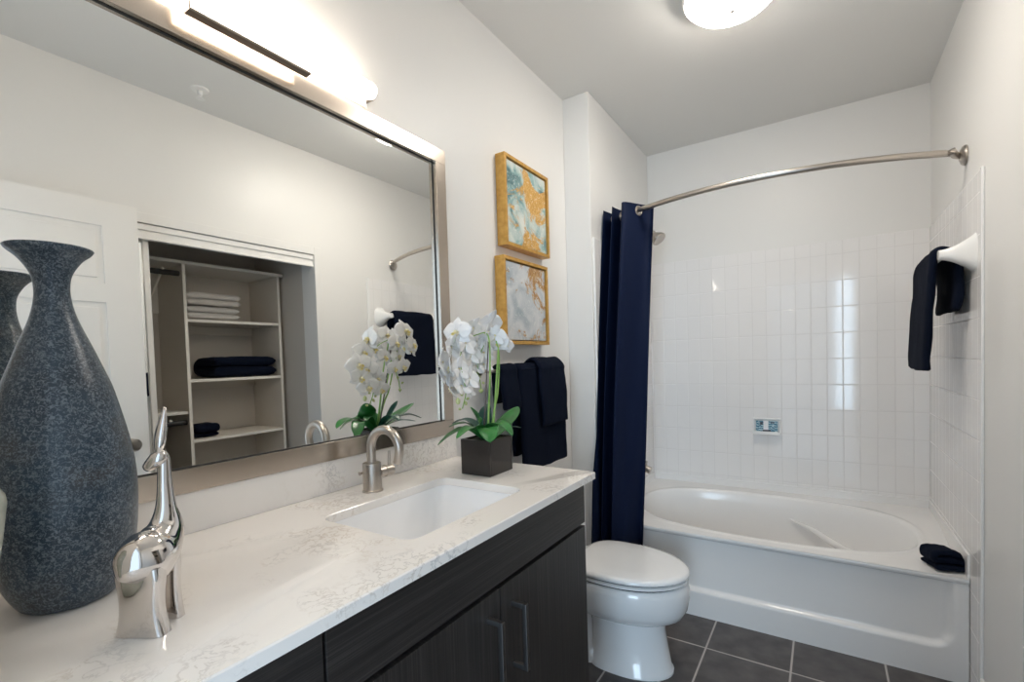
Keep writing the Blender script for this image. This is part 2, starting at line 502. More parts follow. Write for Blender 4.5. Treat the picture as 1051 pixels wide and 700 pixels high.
# open entry door against the right wall, hinged beside the doorway
DX0, DX1, DY0, DY1, DZ = 1.452, 1.487, -0.10, 0.750, 1.98
dr = MB().box(DX0 + 0.006, DX1, DY0, DY1, 0.012, DZ, 0.002)
sy0, sy1 = DY0 + 0.115, DY1 - 0.125
zs = [0.012, 0.24, 0.82, 0.95, 1.555, 1.635, 1.875, DZ]
for i in range(0, 8, 2):
    dr.box(DX0, DX0 + 0.008, sy0 - 0.0, sy1, zs[i], zs[i + 1], 0.0)
dr.box(DX0, DX0 + 0.008, DY0, sy0, 0.012, DZ).box(DX0, DX0 + 0.008, sy1, DY1, 0.012, DZ)
for za, zb in ((1.635, 1.875), (0.95, 1.555), (0.24, 0.82)):
    dr.box(DX0 + 0.001, DX0 + 0.009, sy0 + 0.022, sy1 - 0.022, za + 0.022, zb - 0.022, 0.004)
door = struct('door_1', dr, door_m)
hd = MB().lathe([(0.0, 0), (0.026, 0), (0.026, 0.006), (0.011, 0.012), (0.010, 0.03), (0.024, 0.036), (0.027, 0.048), (0.020, 0.058), (0, 0.06)], 24, axis_mtx((DX0, 0.68, 0.945), (-1, 0, 0)))
hd.build('door_knob', nickel_m, door)
# tile surround
TT = 0.006
struct('wall_tile_back', MB().box(B + TT, W - TT, YK - TT, YK, 0.40, 1.852, 0.0015), tile_back_m)
struct('wall_tile_right', MB().box(W - TT, W, YT + 0.012, YK, 0.0, 1.852, 0.0015), tile_side_m)
struct('wall_tile_left', MB().box(B, B + TT, YB + 0.030, YK, 0.40, 1.852, 0.0015), tile_side_m)
struct('trim_3', MB().box(W - TT - 0.003, W, YT - 0.010, YT + 0.012, 0.0, 1.855, 0.003), ceramic_m)
struct('trim_4', MB().box(B, B + TT + 0.003, YB + 0.016, YB + 0.030, 0.40, 1.855, 0.003), ceramic_m)
# baseboards
struct('baseboard_right', MB().box(W - 0.012, W, CL1 + 0.046, YT - 0.012, 0, 0.125, 0.004), trim_m)
struct('baseboard_left', MB().box(0, 0.012, 1.12, YB, 0, 0.125, 0.004), trim_m)
struct('baseboard_alcove', MB().box(0.012, B, YB - 0.012, YB, 0, 0.125, 0.004), trim_m)

# ================================================================== BATHTUB
tub = thing('bathtub', 'white alcove bathtub with oval basin under the tiled wall', 'bathtub', (0.84, 2.6, 0))
TX0, TX1, TY0, TY1 = B + 0.008, W - 0.008, YF, YK - 0.008
cx, cy = 0.822, 2.585
NA = 160
corner = [math.atan2(y - cy, x - cx) % (2 * PI) for x in (TX0, TX1) for y in (TY0, TY1)]
ang = sorted(set([2 * PI * k / NA for k in range(NA)] + corner))


def deckz(y): return 0.403 + 0.048 * smooth01((y - 2.35) / 0.5)


def outer(th):
    c, s = math.cos(th), math.sin(th); ts = []
    if abs(c) > 1e-9: ts.append(((TX1 if c > 0 else TX0) - cx) / c)
    if abs(s) > 1e-9: ts.append(((TY1 if s > 0 else TY0) - cy) / s)
    t = min(ts); return cx + t * c, cy + t * s


def oval(th, ax, ay, n=2.35):
    c, s = abs(math.cos(th)), abs(math.sin(th))
    r = ((c / ax) ** n + (s / ay) ** n) ** (-1 / n)
    return r * math.cos(th), r * math.sin(th)


AX, AY = 0.625, 0.300
rings = []
for k in range(7):
    f = k / 6; ring = []
    for th in ang:
        ox, oy = outer(th); ix, iy = oval(th, AX + 0.012, AY + 0.012); ix += cx; iy += cy
        x, y = ox + (ix - ox) * f, oy + (iy - oy) * f
        ring.append((x, y, deckz(y) - 0.0))
    rings.append(ring)


def basin(sx, sy, shift, z, n=2.35, flat=0.0):
    ring = []
    for th in ang:
        ix, iy = oval(th, AX * sx, AY * sy, n); y = cy + iy
        ring.append((cx + ix + shift, y, (deckz(y) * (1 - flat) + 0.403 * flat) + z))
    return ring


rings += [basin(1.006, 1.012, 0, 0.006), basin(0.99, 0.985, 0, 0.004), basin(0.975, 0.955, -0.003, -0.012), basin(0.955, 0.93, -0.014, -0.05, flat=.2), basin(0.925, 0.90, -0.035, -0.12, flat=.5),
          basin(0.875, 0.865, -0.068, -0.20, flat=.8), basin(0.82, 0.82, -0.10, -0.27, flat=1), basin(0.76, 0.75, -0.125, -0.32, flat=1), basin(0.66, 0.62, -0.14, -0.345, flat=1), basin(0.4, 0.35, -0.14, -0.352, flat=1), basin(0.02, 0.02, -0.14, -0.355, flat=1)]
tm = MB().rings(rings, True, False, True)
# apron: a panel set back above a skirt, with a rounded lower right corner
NX, NZ = 150, 60


def apron_depth(x, z):
    hx0, hx1, hz0, hz1, r = -1.0, TX1 - 0.035, 0.118, 1.2, 0.075
    mx_, mz = (hx0 + hx1) / 2, (hz0 + hz1) / 2
    dx, dz = abs(x - mx_) - ((hx1 - hx0) / 2 - r), abs(z - mz) - ((hz1 - hz0) / 2 - r)
    d = math.hypot(max(dx, 0), max(dz, 0)) + min(max(dx, dz), 0) - r
    wdt = 0.018 if z < 0.2 and dz > dx else 0.03
    return 0.020 * smooth01(-d / wdt)


av, af = [], []
zl = [0.0] + [0.403 * (k / (NZ)) for k in range(1, NZ)]
for i in range(NX + 1):
    x = TX0 + (TX1 - TX0) * i / NX
    for z in zl[:-3]:
        av.append((x, TY0 + 0.006 + apron_depth(x, z), z))
    av += [(x, TY0 + 0.010, 0.378), (x, TY0 + 0.003, 0.384), (x, TY0, 0.392), (x, TY0, 0.397), (x, TY0 + 0.003, 0.4015), (x, TY0 + 0.008, 0.403)]
m_ = len(zl) - 3 + 6
for i in range(NX):
    for j in range(m_ - 1):
        af.append((i * m_ + j, (i + 1) * m_ + j, (i + 1) * m_ + j + 1, i * m_ + j + 1))
tm.add(av, af)
part(tub, 'tub_shell', tm, acrylic_m, 0.9)
lip = MB().box(TX0, TX1, TY1 - 0.004, TY1 + 0.006, 0.40, 0.492, 0.003).box(TX1 - 0.004, TX1 + 0.006, TY0 + 0.01, TY1 + 0.004, 0.38, 0.492, 0.003).box(TX0 - 0.006, TX0 + 0.004, TY0 + 0.01, TY1 + 0.004, 0.38, 0.492, 0.003)
part(tub, 'tile_flange', lip, acrylic_m)
for ctrl in ([(0.93, 2.842, 0.345), (1.03, 2.800, 0.320), (1.12, 2.745, 0.285), (1.20, 2.715, 0.262), (1.28, 2.70, 0.275)], [(0.93, 2.328, 0.330), (1.03, 2.370, 0.305), (1.12, 2.425, 0.270), (1.20, 2.455, 0.255), (1.28, 2.47, 0.270)]):
    pts = catmull(ctrl, 8)
    part(tub, 'armrest', MB().tube(pts, [0.004 + 0.014 * math.sin(PI * k / (len(pts) - 1)) for k in range(len(pts))], 12), acrylic_m)
part(tub, 'drain', MB().lathe([(0, 0.0), (0.03, 0.0), (0.032, 0.003), (0.02, 0.006), (0, 0.006)], 24, Matrix.Translation((0.42, 2.585, 0.050))), chrome_m, label='chrome drain')

# ================================================================== VANITY
cabx = 0.515


def cabinet_body(y0, y1):
    t = 0.016; z0, z1 = 0.10, ZK - 0.021
    b = MB().box(0.004, cabx - 0.02, y0, y0 + t, z0, z1).box(0.004, cabx - 0.02, y1 - t, y1, z0, z1).box(0.004, cabx - 0.02, y0 + t, y1 - t, z0, z0 + t).box(0.004, 0.012, y0 + t, y1 - t, z0 + t, z1)
    b.box(cabx - 0.04, cabx - 0.02, y0 + t, y1 - t, z1 - 0.05, z1 - 0.004)
    b.box(0.03, cabx - 0.07, y0 + 0.002, y1 - 0.002, 0.0, z0)
    return b


def bar_handle(t, y, z0, z1, vertical=True):
    h = MB(); s = 0.0055; xo = cabx + 0.032
    if vertical:
        h.box(xo - s, xo + s, y - s, y + s, z0, z1, 0.0015)
        for z in (z0, z1 - 2 * s): h.box(cabx - 0.001, xo - s + 0.001, y - s, y + s, z, z + 2 * s, 0.0015)
    else:
        h.box(xo - s, xo + s, z0, z1, y - s, y + s, 0.0015)
        for z in (z0, z1 - 2 * s): h.box(cabx - 0.001, xo - s + 0.001, z, z + 2 * s, y - s, y + s, 0.0015)
    return part(t, 'handle', h, handle_m, label='brushed steel bar handle')


SB0, SB1, DM = 0.2610, 1.104, 0.6755
sb = thing('sink_base_cabinet', 'dark espresso sink cabinet with false front above two upright-grain doors', 'cabinet', (0.26, 0.68, 0))
part(sb, 'carcass', cabinet_body(SB0, SB1), wood_v)
part(sb, 'false_front', MB().box(cabx - 0.019, cabx, SB0 + 0.002, SB1, 0.794, ZK - 0.022, 0.0012), wood_h)
dl = part(sb, 'door', MB().box(cabx - 0.019, cabx, SB0 + 0.002, DM - 0.0015, 0.105, 0.784, 0.0012), wood_v)
dr_ = part(sb, 'door', MB().box(cabx - 0.019, cabx, DM + 0.0015, SB1, 0.105, 0.784, 0.0012), wood_v)
bar_handle(dl, 0.632, 0.592, 0.742); bar_handle(dr_, 0.722, 0.592, 0.738)
db = thing('drawer_cabinet', 'dark espresso drawer cabinet at the doorway end of the vanity', 'cabinet', (0.26, 0.06, 0))
part(db, 'carcass', cabinet_body(Y0 + 0.004, SB0 - 0.001), wood_v)
zz = [0.105, 0.445, 0.789, ZK - 0.022]
for i in range(3):
    d_ = part(db, 'drawer', MB().box(cabx - 0.019, cabx, Y0 + 0.006, SB0 - 0.003, zz[i] + (0.005 if i else 0), zz[i + 1] - (0.005 if i < 2 else 0), 0.0012), wood_h)
    bar_handle(d_, (zz[i] + zz[i + 1]) / 2 + 0.02, -0.015, 0.135, False)

# countertop with the sink cut out of it
SCX, SCY, SHX, SHY, SR = 0.310, 0.692, 0.136, 0.200, 0.032
ct = MB()
cyc = 0.5 * (Y0 + YC)
CX0, CX1, CY0, CY1 = 0.003, DC, Y0 + 0.003, YC
corner = [math.atan2(y - SCY, x - SCX) % (2 * PI) for x in (CX0, CX1) for y in (CY0, CY1)]
extra = []
for sx in (1, -1):
    for sy in (1, -1):
        a0 = math.atan2(sy * (SHY - SR), sx * SHX); a1 = math.atan2(sy * SHY, sx * (SHX - SR))
        if abs(a0 - a1) > PI: a1 += 2 * PI if a1 < a0 else -2 * PI
        extra += [(a0 + (a1 - a0) * k / 10) % (2 * PI) for k in range(11)]
angs = sorted(set([round(a, 6) for a in [2 * PI * k / 72 for k in range(72)] + corner + extra]))


def crect(th, e):
    c, s = math.cos(th), math.sin(th); ts = []
    if abs(c) > 1e-9: ts.append(((CX1 - e if c > 0 else CX0 + e) - SCX) / c)
    if abs(s) > 1e-9: ts.append(((CY1 - e if s > 0 else CY0 + e) - SCY) / s)
    t = min(ts); return SCX + t * c, SCY + t * s


def shole(th, e=0.0, hx=SHX, hy=SHY, r=SR, ox=0, oy=0):
    t = rr_radius(th, hx + e, hy + e, r + e * 0.5); return SCX + ox + t * math.cos(th), SCY + oy + t * math.sin(th)


zt, zb = ZK, ZK - 0.020
rg = [[(*shole(a), zb) for a in angs], [(*crect(a, 0.0), zb) for a in angs], [(*crect(a, 0.0), zt - 0.002) for a in angs], [(*crect(a, 0.002), zt) for a in angs],
      [(*shole(a, 0.0015), zt) for a in angs], [(*shole(a), zt - 0.0015) for a in angs], [(*shole(a), zb) for a in angs]]
ctop = thing('countertop', 'white veined quartz countertop along the mirror wall', 'countertop', (0.27, 0.5, ZK))
part(ctop, 'slab', MB().rings(rg), quartz_m, 0.6)
part(ctop, 'backsplash', MB().box(0.001, 0.020, Y0 + 0.003, YC, ZK, ZK + 0.083, 0.0015), quartz_m)

# undermount sink
sk = MB(); rs = []
for e, z, sx, sy, oy in ((0.012, ZK - 0.0205, 1, 1, 0), (-0.0005, ZK - 0.0205, 1, 1, 0), (-0.003, ZK - 0.03, 1, 1, 0), (0, ZK - 0.07, 0.93, 0.86, 0), (0, ZK - 0.11, 0.84, 0.70, 0), (0, ZK - 0.14, 0.74, 0.57, 0), (0, ZK - 0.152, 0.62, 0.47, 0), (0, ZK - 0.157, 0.3, 0.22, 0), (0, ZK - 0.158, 0.10, 0.07, 0)):
    rs.append([(*shole(a, e, SHX * sx, SHY * sy, SR * min(sx, sy) + (0.012 if sx < .95 else 0), 0, oy), z) for a in angs])
ro = []
for e, z, sx, sy in ((0.012, ZK - 0.0205, 1, 1), (0.012, ZK - 0.032, 1, 1), (0.010, ZK - 0.075, .94, .87), (0.01, ZK - 0.15, .76, .6), (0.005, ZK - 0.17, .5, .4)):
    ro.append([(*shole(a, e, SHX * sx, SHY * sy, SR), z) for a in angs])
sk.rings(rs, True, False, True).rings(ro, True, False, True)
sink = thing('sink', 'white undermount rectangular sink set into the quartz counter', 'sink', (SCX, SCY, ZK - 0.16))
part(sink, 'basin', sk, sink_m, 1.1)
part(sink, 'drain', MB().lathe([(0, 0), (0.022, 0), (0.024, 0.002), (0.018, 0.0045), (0.005, 0.0045), (0, 0.004)], 24, Matrix.Translation((SCX, SCY, ZK - 0.158))), chrome_m, label='chrome drain')

# faucet
FX, FY = 0.104, 0.697
fa = thing('faucet', 'brushed nickel single-lever faucet with gooseneck spout behind the sink', 'faucet', (FX, FY, ZK))
part(fa, 'base', MB().lathe([(0, 0), (0.0265, 0), (0.0265, 0.004), (0.0235, 0.006), (0.0235, 0.072), (0.0225, 0.074), (0.014, 0.0745), (0, 0.0745)], 32, Matrix.Translation((FX, FY, ZK))), nickel_m)
pts = [(FX, FY, ZK + 0.07), (FX, FY, ZK + 0.105)]
Rg = 0.047
for k in range(0, 15):
    a = PI - (PI + 0.30) * k / 14
    pts.append((FX + Rg + Rg * math.cos(a), FY + 0.010 * (k / 14), ZK + 0.115 + Rg * math.sin(a)))
pts.append((pts[-1][0] - 0.006, pts[-1][1], pts[-1][2] - 0.022))
part(fa, 'spout', MB().tube(pts, 0.0115, 20), nickel_m, 1.0)
lv = MB().tube([(FX + .003, FY + 0.02, ZK + 0.045), (FX + .006, FY + 0.062, ZK + 0.045)], 0.0140, 20)
lv.tube([(FX + .004, FY + 0.038, ZK + 0.045), (FX + .0041, FY + 0.041, ZK + 0.045)], 0.0155, 20)
hv = part(fa, 'handle', lv, nickel_m)
part(hv, 'lever', MB().tube([(FX + .005, FY + 0.053, ZK + 0.052), (FX + .006, FY + 0.055, ZK + 0.096)], [0.0042, 0.0034], 12), nickel_m)
part(fa, 'lift_rod', MB().tube([(FX - .012, FY - 0.021, ZK + 0.05), (FX - .012, FY - 0.031, ZK + 0.05)], [0.003, 0.005], 12), nickel_m)

# ================================================================== MIRROR
MY0, MY1, MZ0, MZ1 = Y0 + 0.02, 1.122, 1.0175, 1.970
FWD, FD = 0.047, 0.026
mi = thing('wall_mirror', 'large wall mirror in a wide brushed nickel frame above the counter', 'mirror', (0.0, 0.5, MZ0))
fr = MB()
for (ya, yb, za, zb_) in ((MY0, MY1, MZ0, MZ0 + FWD), (MY0, MY1, MZ1 - FWD, MZ1), (MY0, MY0 + FWD, MZ0 + FWD, MZ1 - FWD), (MY1 - FWD, MY1, MZ0 + FWD, MZ1 - FWD)):
    fr.box(0.002, FD, ya, yb, za, zb_, 0.001)
part(mi, 'frame', fr, frame_m)
gk = MB(); e = FWD
for (ya, yb, za, zb_) in ((MY0 + e, MY1 - e, MZ0 + e, MZ0 + e + .002), (MY0 + e, MY1 - e, MZ1 - e - .002, MZ1 - e), (MY0 + e, MY0 + e + .002, MZ0 + e, MZ1 - e), (MY1 - e - .002, MY1 - e, MZ0 + e, MZ1 - e)):
    gk.box(0.0098, 0.0125, ya, yb, za, zb_)
part(mi, 'glass_gap_shade', gk, gap_m, label='dark strip for the shaded gap around the glass')  # dark bead added as the shade in the gap between frame and pane
part(mi, 'mirror_pane', MB().box(0.004, 0.010, MY0 + FWD - .004, MY1 - FWD + .004, MZ0 + FWD - .004, MZ1 - FWD + .004), mirror_m, 0)

# ================================================================== VANITY LIGHT
vl = thing('vanity_light', 'lit linear vanity light bar on the wall above the mirror', 'light', (0.0, 0.46, 2.0))
LB0, LB1 = 0.330, 0.592
part(vl, 'reflector_backplate', MB().box(0.0, 0.022, 0.112, 0.798, 1.980, 2.048, 0.002), trim_m)  # run full length as an added reflector, shields the wall from the tube
part(vl, 'tube_diffuser', MB().lathe([(0, 0), (0.014, 0.0), (0.019, 0.003), (0.0215, 0.010), (0.0215, 0.682), (0.019, 0.69), (0.014, 0.694), (0, 0.694)], 28, axis_mtx((0.048, 0.108, 2.014), (0, 1, 0))), vanity_glow)
part(vl, 'box_diffuser', MB().box(0.052, 0.0705, LB0 + 0.004, LB1 - 0.004, 1.961, 2.055, 0.002), vanity_glow)
part(vl, 'tray', MB().box(0.050, 0.072, LB0, LB1, 1.9555, 1.9615, 0.001).box(0.050, 0.072, LB0, LB0 + 0.003, 1.9615, 2.055), bronze_m, label='bronze metal tray')
for y in (0.100, 0.800):
    part(vl, 'end_cap', MB().box(0.0, 0.042, y - 0.002, y + 0.010, 2.000, 2.028, 0.001), bronze_m)

# ceiling light
CLX, CLY = 0.832, 1.735
cl = thing('ceiling_light', 'round opal flush-mount light glowing on the ceiling', 'light', (CLX, CLY, ZC))
part(cl, 'base', MB().lathe([(0, 0), (0.150, 0), (0.160, -0.004), (0.163, -0.020), (0.163, -0.046), (0.157, -0.050), (0.152, -0.046), (0.150, -0.030), (0, -0.030)], 56, Matrix.Translation((CLX, CLY, ZC))), trim_m)  # deep rim added to keep the dome's glow off the ceiling
part(cl, 'glass_dome', MB().lathe([(0.148, -0.034), (0.150, -0.050), (0.146, -0.062), (0.130, -0.078), (0.100, -0.091), (0.06, -0.099), (0, -0.102)], 56, Matrix.Translation((CLX, CLY, ZC)), True), ceil_glow, 1.2)
part(cl, 'finial', MB().lathe([(0, -0.101), (0.007, -0.102), (0.008, -0.108), (0.004, -0.114), (0, -0.115)], 16, Matrix.Translation((CLX, CLY, ZC))), nickel_m)

# ================================================================== PAINTINGS


def painting(name, label, y0, y1, z0, z1, am):
    t = thing(name, label, 'painting', (0, (y0 + y1) / 2, z0), 'gold framed abstract paintings')
    d = 0.046; g = 0.014
    f = MB()
    for (ya, yb, za, zb_) in ((y0, y1, z0, z0 + g), (y0, y1, z1 - g, z1), (y0, y0 + g, z0 + g, z1 - g), (y1 - g, y1, z0 + g, z1 - g)):
        f.box(0.001, d, ya, yb, za, zb_, 0.0015)
    part(t, 'frame', f, gold_m)
    part(t, 'canvas', MB().box(0.004, d - 0.008, y0 + g + 0.004, y1 - g - 0.004, z0 + g + 0.004, z1 - g - 0.004, 0.002), am)


painting('framed_painting', 'upper gold framed abstract painting, teal and mustard, above its grey twin', 1.456, 1.812, 1.720, 2.083, art1_m)
painting('framed_painting', 'lower gold framed abstract painting, pale grey with rusty gold, above the towel bar', 1.430, 1.785, 1.325, 1.676, art2_m)

# ================================================================== TOWEL BAR AND TOWELS
tb = thing('towel_bar', 'slim brushed nickel towel bar below the two paintings', 'towel bar', (0, 1.6, 1.22))
BZ, BX = 1.222, 0.070
part(tb, 'bar', MB().tube([(BX, 1.27, BZ), (BX, 1.868, BZ)], 0.007, 16), nickel_m)
for y in (1.30, 1.845):
    part(tb, 'post', MB().tube([(0.002, y, BZ), (BX, y, BZ)], 0.007, 12).lathe([(0, 0), (0.02, 0), (0.02, 0.006), (0.008, 0.01), (0, 0.01)], 20, axis_mtx((0.001, y, BZ), (1, 0, 0))), nickel_m)


def bar_path(off, zf, zbk, lean=0.012):
    r = 0.013 + off
    p = [(BX + r + lean, zf), (BX + r + lean, zf + 0.03), (BX + r + lean * .7, (zf + BZ) / 2), (BX + r, BZ - 0.02)]
    p += [(BX + r * math.cos(a), BZ + r * math.sin(a)) for a in (0.3, PI / 2, PI - 0.3)]
    p += [(BX - r, BZ - 0.02), (BX - r * 0.95, (zbk + BZ) / 2), (BX - r * 0.9, zbk)]
    return p


bt = drape(bar_path(0.004, 0.815, 0.88), 0.022, 1.445, 1.815, wob=0.007, seed=3).build('bath_towel', navy_m, smooth=3)
tag(bt, 'large navy bath towel hanging long over the nickel towel bar', 'towel')
ht = drape(bar_path(0.029, 0.985, 1.10), 0.014, 1.565, 1.792, wob=0.005, seed=9).build('hand_towel', navy_m, smooth=3)
tag(ht, 'smaller navy hand towel folded over the front of the long bath towel', 'towel')
wt = drape(bar_path(0.004, 1.075, 1.10), 0.020, 1.318, 1.437, wob=0.006, seed=15).build('hand_towel', navy_m, smooth=3)
tag(wt, 'short navy towel at the orchid end of the towel bar, behind the flowers', 'towel')

# ================================================================== TOILET
TOY = 1.745
to = thing('toilet', 'white elongated toilet with closed lid between vanity and bathtub', 'toilet', (0.35, TOY, 0))


def egg(xb, xf, hw, z, n=56, pw=2.3, cxr=0.42):
    """egg outline: rounded front, squarer back"""
    c = xb + (xf - xb) * cxr; out = []
    for k in range(n):
        th = 2 * PI * k / n; cc, ss = math.cos(th), math.sin(th)
        a = (xf - c) if cc >= 0 else (c - xb); p = 2.0 if cc >= 0 else pw + 1.2
        r = (abs(cc / a) ** p + abs(ss / hw) ** p) ** (-1 / p)
        out.append((c + r * cc, TOY + r * ss, z))
    return out


bw = MB()
bw.rings([egg(0.25, 0.583, 0.120, 0.0), egg(0.25, 0.583, 0.120, 0.010), egg(0.254, 0.576, 0.115, 0.014), egg(0.26, 0.562, 0.108, 0.10), egg(0.26, 0.552, 0.102, 0.17), egg(0.25, 0.556, 0.104, 0.205),
          egg(0.22, 0.590, 0.130, 0.218), egg(0.20, 0.622, 0.158, 0.238), egg(0.185, 0.640, 0.176, 0.27), egg(0.18, 0.648, 0.184, 0.31), egg(0.18, 0.648, 0.186, 0.345), egg(0.18, 0.643, 0.182, 0.368), egg(0.19, 0.634, 0.174, 0.3745)], True, True, True)
bw.rings([egg(0.05, 0.36, 0.118, 0.0), egg(0.05, 0.36, 0.118, 0.05), egg(0.06, 0.36, 0.095, 0.075), egg(0.06, 0.36, 0.075, 0.16), egg(0.05, 0.36, 0.085, 0.25), egg(0.03, 0.36, 0.15, 0.33), egg(0.03, 0.36, 0.16, 0.375)], True, True, True)
part(to, 'bowl', bw, porcelain_m, 1.0)
part(to, 'seat', MB().rings([egg(0.205, 0.640, 0.181, 0.3815), egg(0.20, 0.645, 0.185, 0.384), egg(0.20, 0.645, 0.185, 0.391), egg(0.205, 0.640, 0.181, 0.3935)], True, True, True), porcelain_m, 1.0)
part(to, 'lid', MB().rings([egg(0.20, 0.640, 0.182, 0.4000), egg(0.195, 0.648, 0.188, 0.403), egg(0.195, 0.649, 0.189, 0.412), egg(0.20, 0.641, 0.183, 0.4195), egg(0.215, 0.621, 0.168, 0.423), egg(0.27, 0.55, 0.11, 0.4255), egg(0.35, 0.46, 0.04, 0.426)], True, True, True), porcelain_m, 1.0)
part(to, 'seat_gap_shade', MB().rings([egg(0.21, 0.632, 0.173, 0.3735), egg(0.21, 0.632, 0.173, 0.4005)], True, True, True), gap_m, 1.0, label='dark filler for the shade in the gap under seat and lid')  # dark core painted as the shade between bowl, seat and lid
part(to, 'tank', MB().box(0.015, 0.168, TOY - 0.215, TOY + 0.130, 0.376, 0.70, 0.022, 4), porcelain_m)
part(to, 'tank_lid', MB().box(0.010, 0.175, TOY - 0.222, TOY + 0.136, 0.7005, 0.735, 0.010, 3), porcelain_m)
part(to, 'flush_lever', MB().tube([(0.165, TOY - 0.16, 0.65), (0.190, TOY - 0.16, 0.65), (0.193, TOY - 0.09, 0.645)], 0.006, 12), chrome_m, label='chrome flush lever')
for s in (-1, 1):
    part(to, 'hinge', MB().tube([(0.208, TOY + s * 0.07 - .02, 0.405), (0.208, TOY + s * 0.07 + .02, 0.405)], 0.009, 12), porcelain_m)

# ================================================================== SHOWER CURTAIN AND ROD
RZ = 1.98


def rod_y(x): return 2.100 + 0.208 * ((x - 0.84) / 0.70) ** 2


rod = thing('curtain_rod', 'curved brushed nickel shower curtain rod spanning the tub alcove', 'curtain rod', (0.84, 2.2, RZ))
pts = [(B + 0.012 + TT, rod_y(B + .02), RZ)] + [(x, rod_y(x), RZ) for x in [B + 0.03 + (1.475 - B - 0.03) * k / 40 for k in range(41)]]
YE = 2.318
pts += [(1.487, rod_y(1.475) + .008, RZ), (1.494, 2.262, RZ), (1.499, 2.285, RZ - .002), (1.507, 2.305, RZ - .003), (1.519, YE, RZ - .004), (1.534, YE, RZ - .004)]
part(rod, 'rod', MB().tube(pts, 0.0125, 18), nickel_m)
for x, d, yy in ((W - 0.0005, -1, YE), (B + 0.0005, 1, rod_y(B + .02))):
    part(rod, 'flange', MB().lathe([(0, 0), (0.036, 0), (0.037, 0.004), (0.032, 0.012), (0.018, 0.018), (0, 0.018)], 32, axis_mtx((x, yy, RZ - (0.006 if d < 0 else 0)), (d, 0, 0))), nickel_m)

ct_ = thing('shower_curtain', 'navy grommet shower curtain gathered at the left end of the rod', 'curtain', (0.27, 2.15, 0.3))
XT = [(0, .152), (.2, .186), (.4, .212), (.6, .240), (.8, .272), (1, .392)]     # front and back folds along the rod


def curtain_pt(s, z):
    f = 1 - (z - 0.31) / (2.012 - 0.31)      # 0 at the top, 1 at the hem
    x = lerp_table(XT, s)
    ph = PI * (5 * s - 0.5)
    A = 0.090 - 0.028 * f
    xo = x - f * (0.030 + 0.038 * s) + 0.006 * math.sin(2 * ph) * (1 - 0.3 * f)
    yc = rod_y(x) * (1 - f) + (2.085 + 0.05 * s) * f - 0.012 * math.sin(PI * f)
    y = yc + A * math.sin(ph) + (0.004 + 0.008 * f) * math.sin(ph * 3 + 5 * f) + 0.010 * math.sin(ph * 2 + 1.0)
    xo = max(xo, B + 0.010 - max(0.0, YB - 0.012 - y))
    return Vector((xo, min(y, YF - 0.006) if z < 0.45 else y, z))


NS = 240
vs, fs = [], []
ZLc = [0.31 + (1.945 - 0.31) * j / 45 for j in range(46)] + [1.945 + 0.067 * j / 24 for j in range(1, 25)]
NZc = len(ZLc) - 1
for i in range(NS + 1):
    for z in ZLc: vs.append(curtain_pt(i / NS, z))
holes = [curtain_pt((k + 0.5) / 5, RZ) for k in range(5)]
for i in range(NS):
    for j in range(NZc):
        a = i * (NZc + 1) + j
        if min((vs[a] + vs[a + NZc + 2] - 2 * h).length / 2 for h in holes) < 0.0165: continue      # the eyelets
        fs.append((a, a + NZc + 1, a + NZc + 2, a + 1))
cf = part(ct_, 'fabric', MB().add(vs, fs), curtain_m, 3)
md = cf.modifiers.new('thick', 'SOLIDIFY'); md.thickness = 0.0025; md.offset = 0
for k in range(5):
    s = (k + 0.5) / 5
    p = curtain_pt(s, RZ); tg = (curtain_pt(s + .005, RZ) - curtain_pt(s - .005, RZ)).normalized()
    nrm = tg.cross(Vector((0, 0, 1)))
    g = MB().lathe([(0.016, -0.003), (0.019, -0.0045), (0.024, -0.003), (0.025, 0), (0.024, 0.003), (0.019, 0.0045), (0.016, 0.003), (0.0155, 0), (0.016, -0.003)], 28, axis_mtx(p, nrm), False)
    part(ct_, 'grommet', g, nickel_m, label='nickel grommet ring')

# shower fittings on the tiled left wall
XW = B + TT
sh = thing('shower_fixture', 'brushed nickel shower head on a short arm behind the curtain', 'shower head', (XW, 2.6, 1.98))
part(sh, 'arm', MB().tube(catmull([(XW, 2.6, 2.005), (0.20, 2.6, 2.002), (0.25, 2.6, 1.985), (0.285, 2.6, 1.958)], 6), 0.0095, 14), nickel_m)
part(sh, 'escutcheon', MB().lathe([(0, 0), (0.03, 0), (0.026, 0.01), (0.01, 0.014), (0, 0.014)], 24, axis_mtx((XW, 2.6, 2.005), (1, 0, 0))), nickel_m)
part(sh, 'spray_head', MB().lathe([(0, 0), (0.012, 0), (0.016, 0.012), (0.013, 0.02), (0.022, 0.034), (0.036, 0.052), (0.041, 0.066), (0.038, 0.071), (0, 0.068)], 32, axis_mtx((0.279, 2.6, 1.963), (0.62, -0.12, -0.70))), nickel_m)
sp = thing('tub_spout', 'nickel tub spout with diverter knob just right of the curtain', 'faucet', (XW, 2.6, 0.6))
part(sp, 'spout', MB().tube([(XW, 2.6, 0.604), (0.19, 2.6, 0.604), (0.225, 2.6, 0.600), (0.245, 2.6, 0.592)], [0.024, 0.023, 0.022, 0.020], 24), nickel_m)
part(sp, 'diverter_knob', MB().lathe([(0, 0), (0.004, 0), (0.004, 0.016), (0.007, 0.018), (0.007, 0.026), (0, 0.027)], 16, Matrix.Translation((0.222, 2.6, 0.622))), nickel_m)
sv = thing('shower_valve', 'nickel shower valve lever peeking out beside the navy curtain', 'faucet', (XW, 2.6, 0.82))
part(sv, 'escutcheon', MB().lathe([(0, 0), (0.075, 0), (0.072, 0.008), (0.03, 0.014), (0.026, 0.045), (0.02, 0.05), (0, 0.05)], 32, axis_mtx((XW, 2.6, 0.83), (1, 0, 0))), nickel_m)
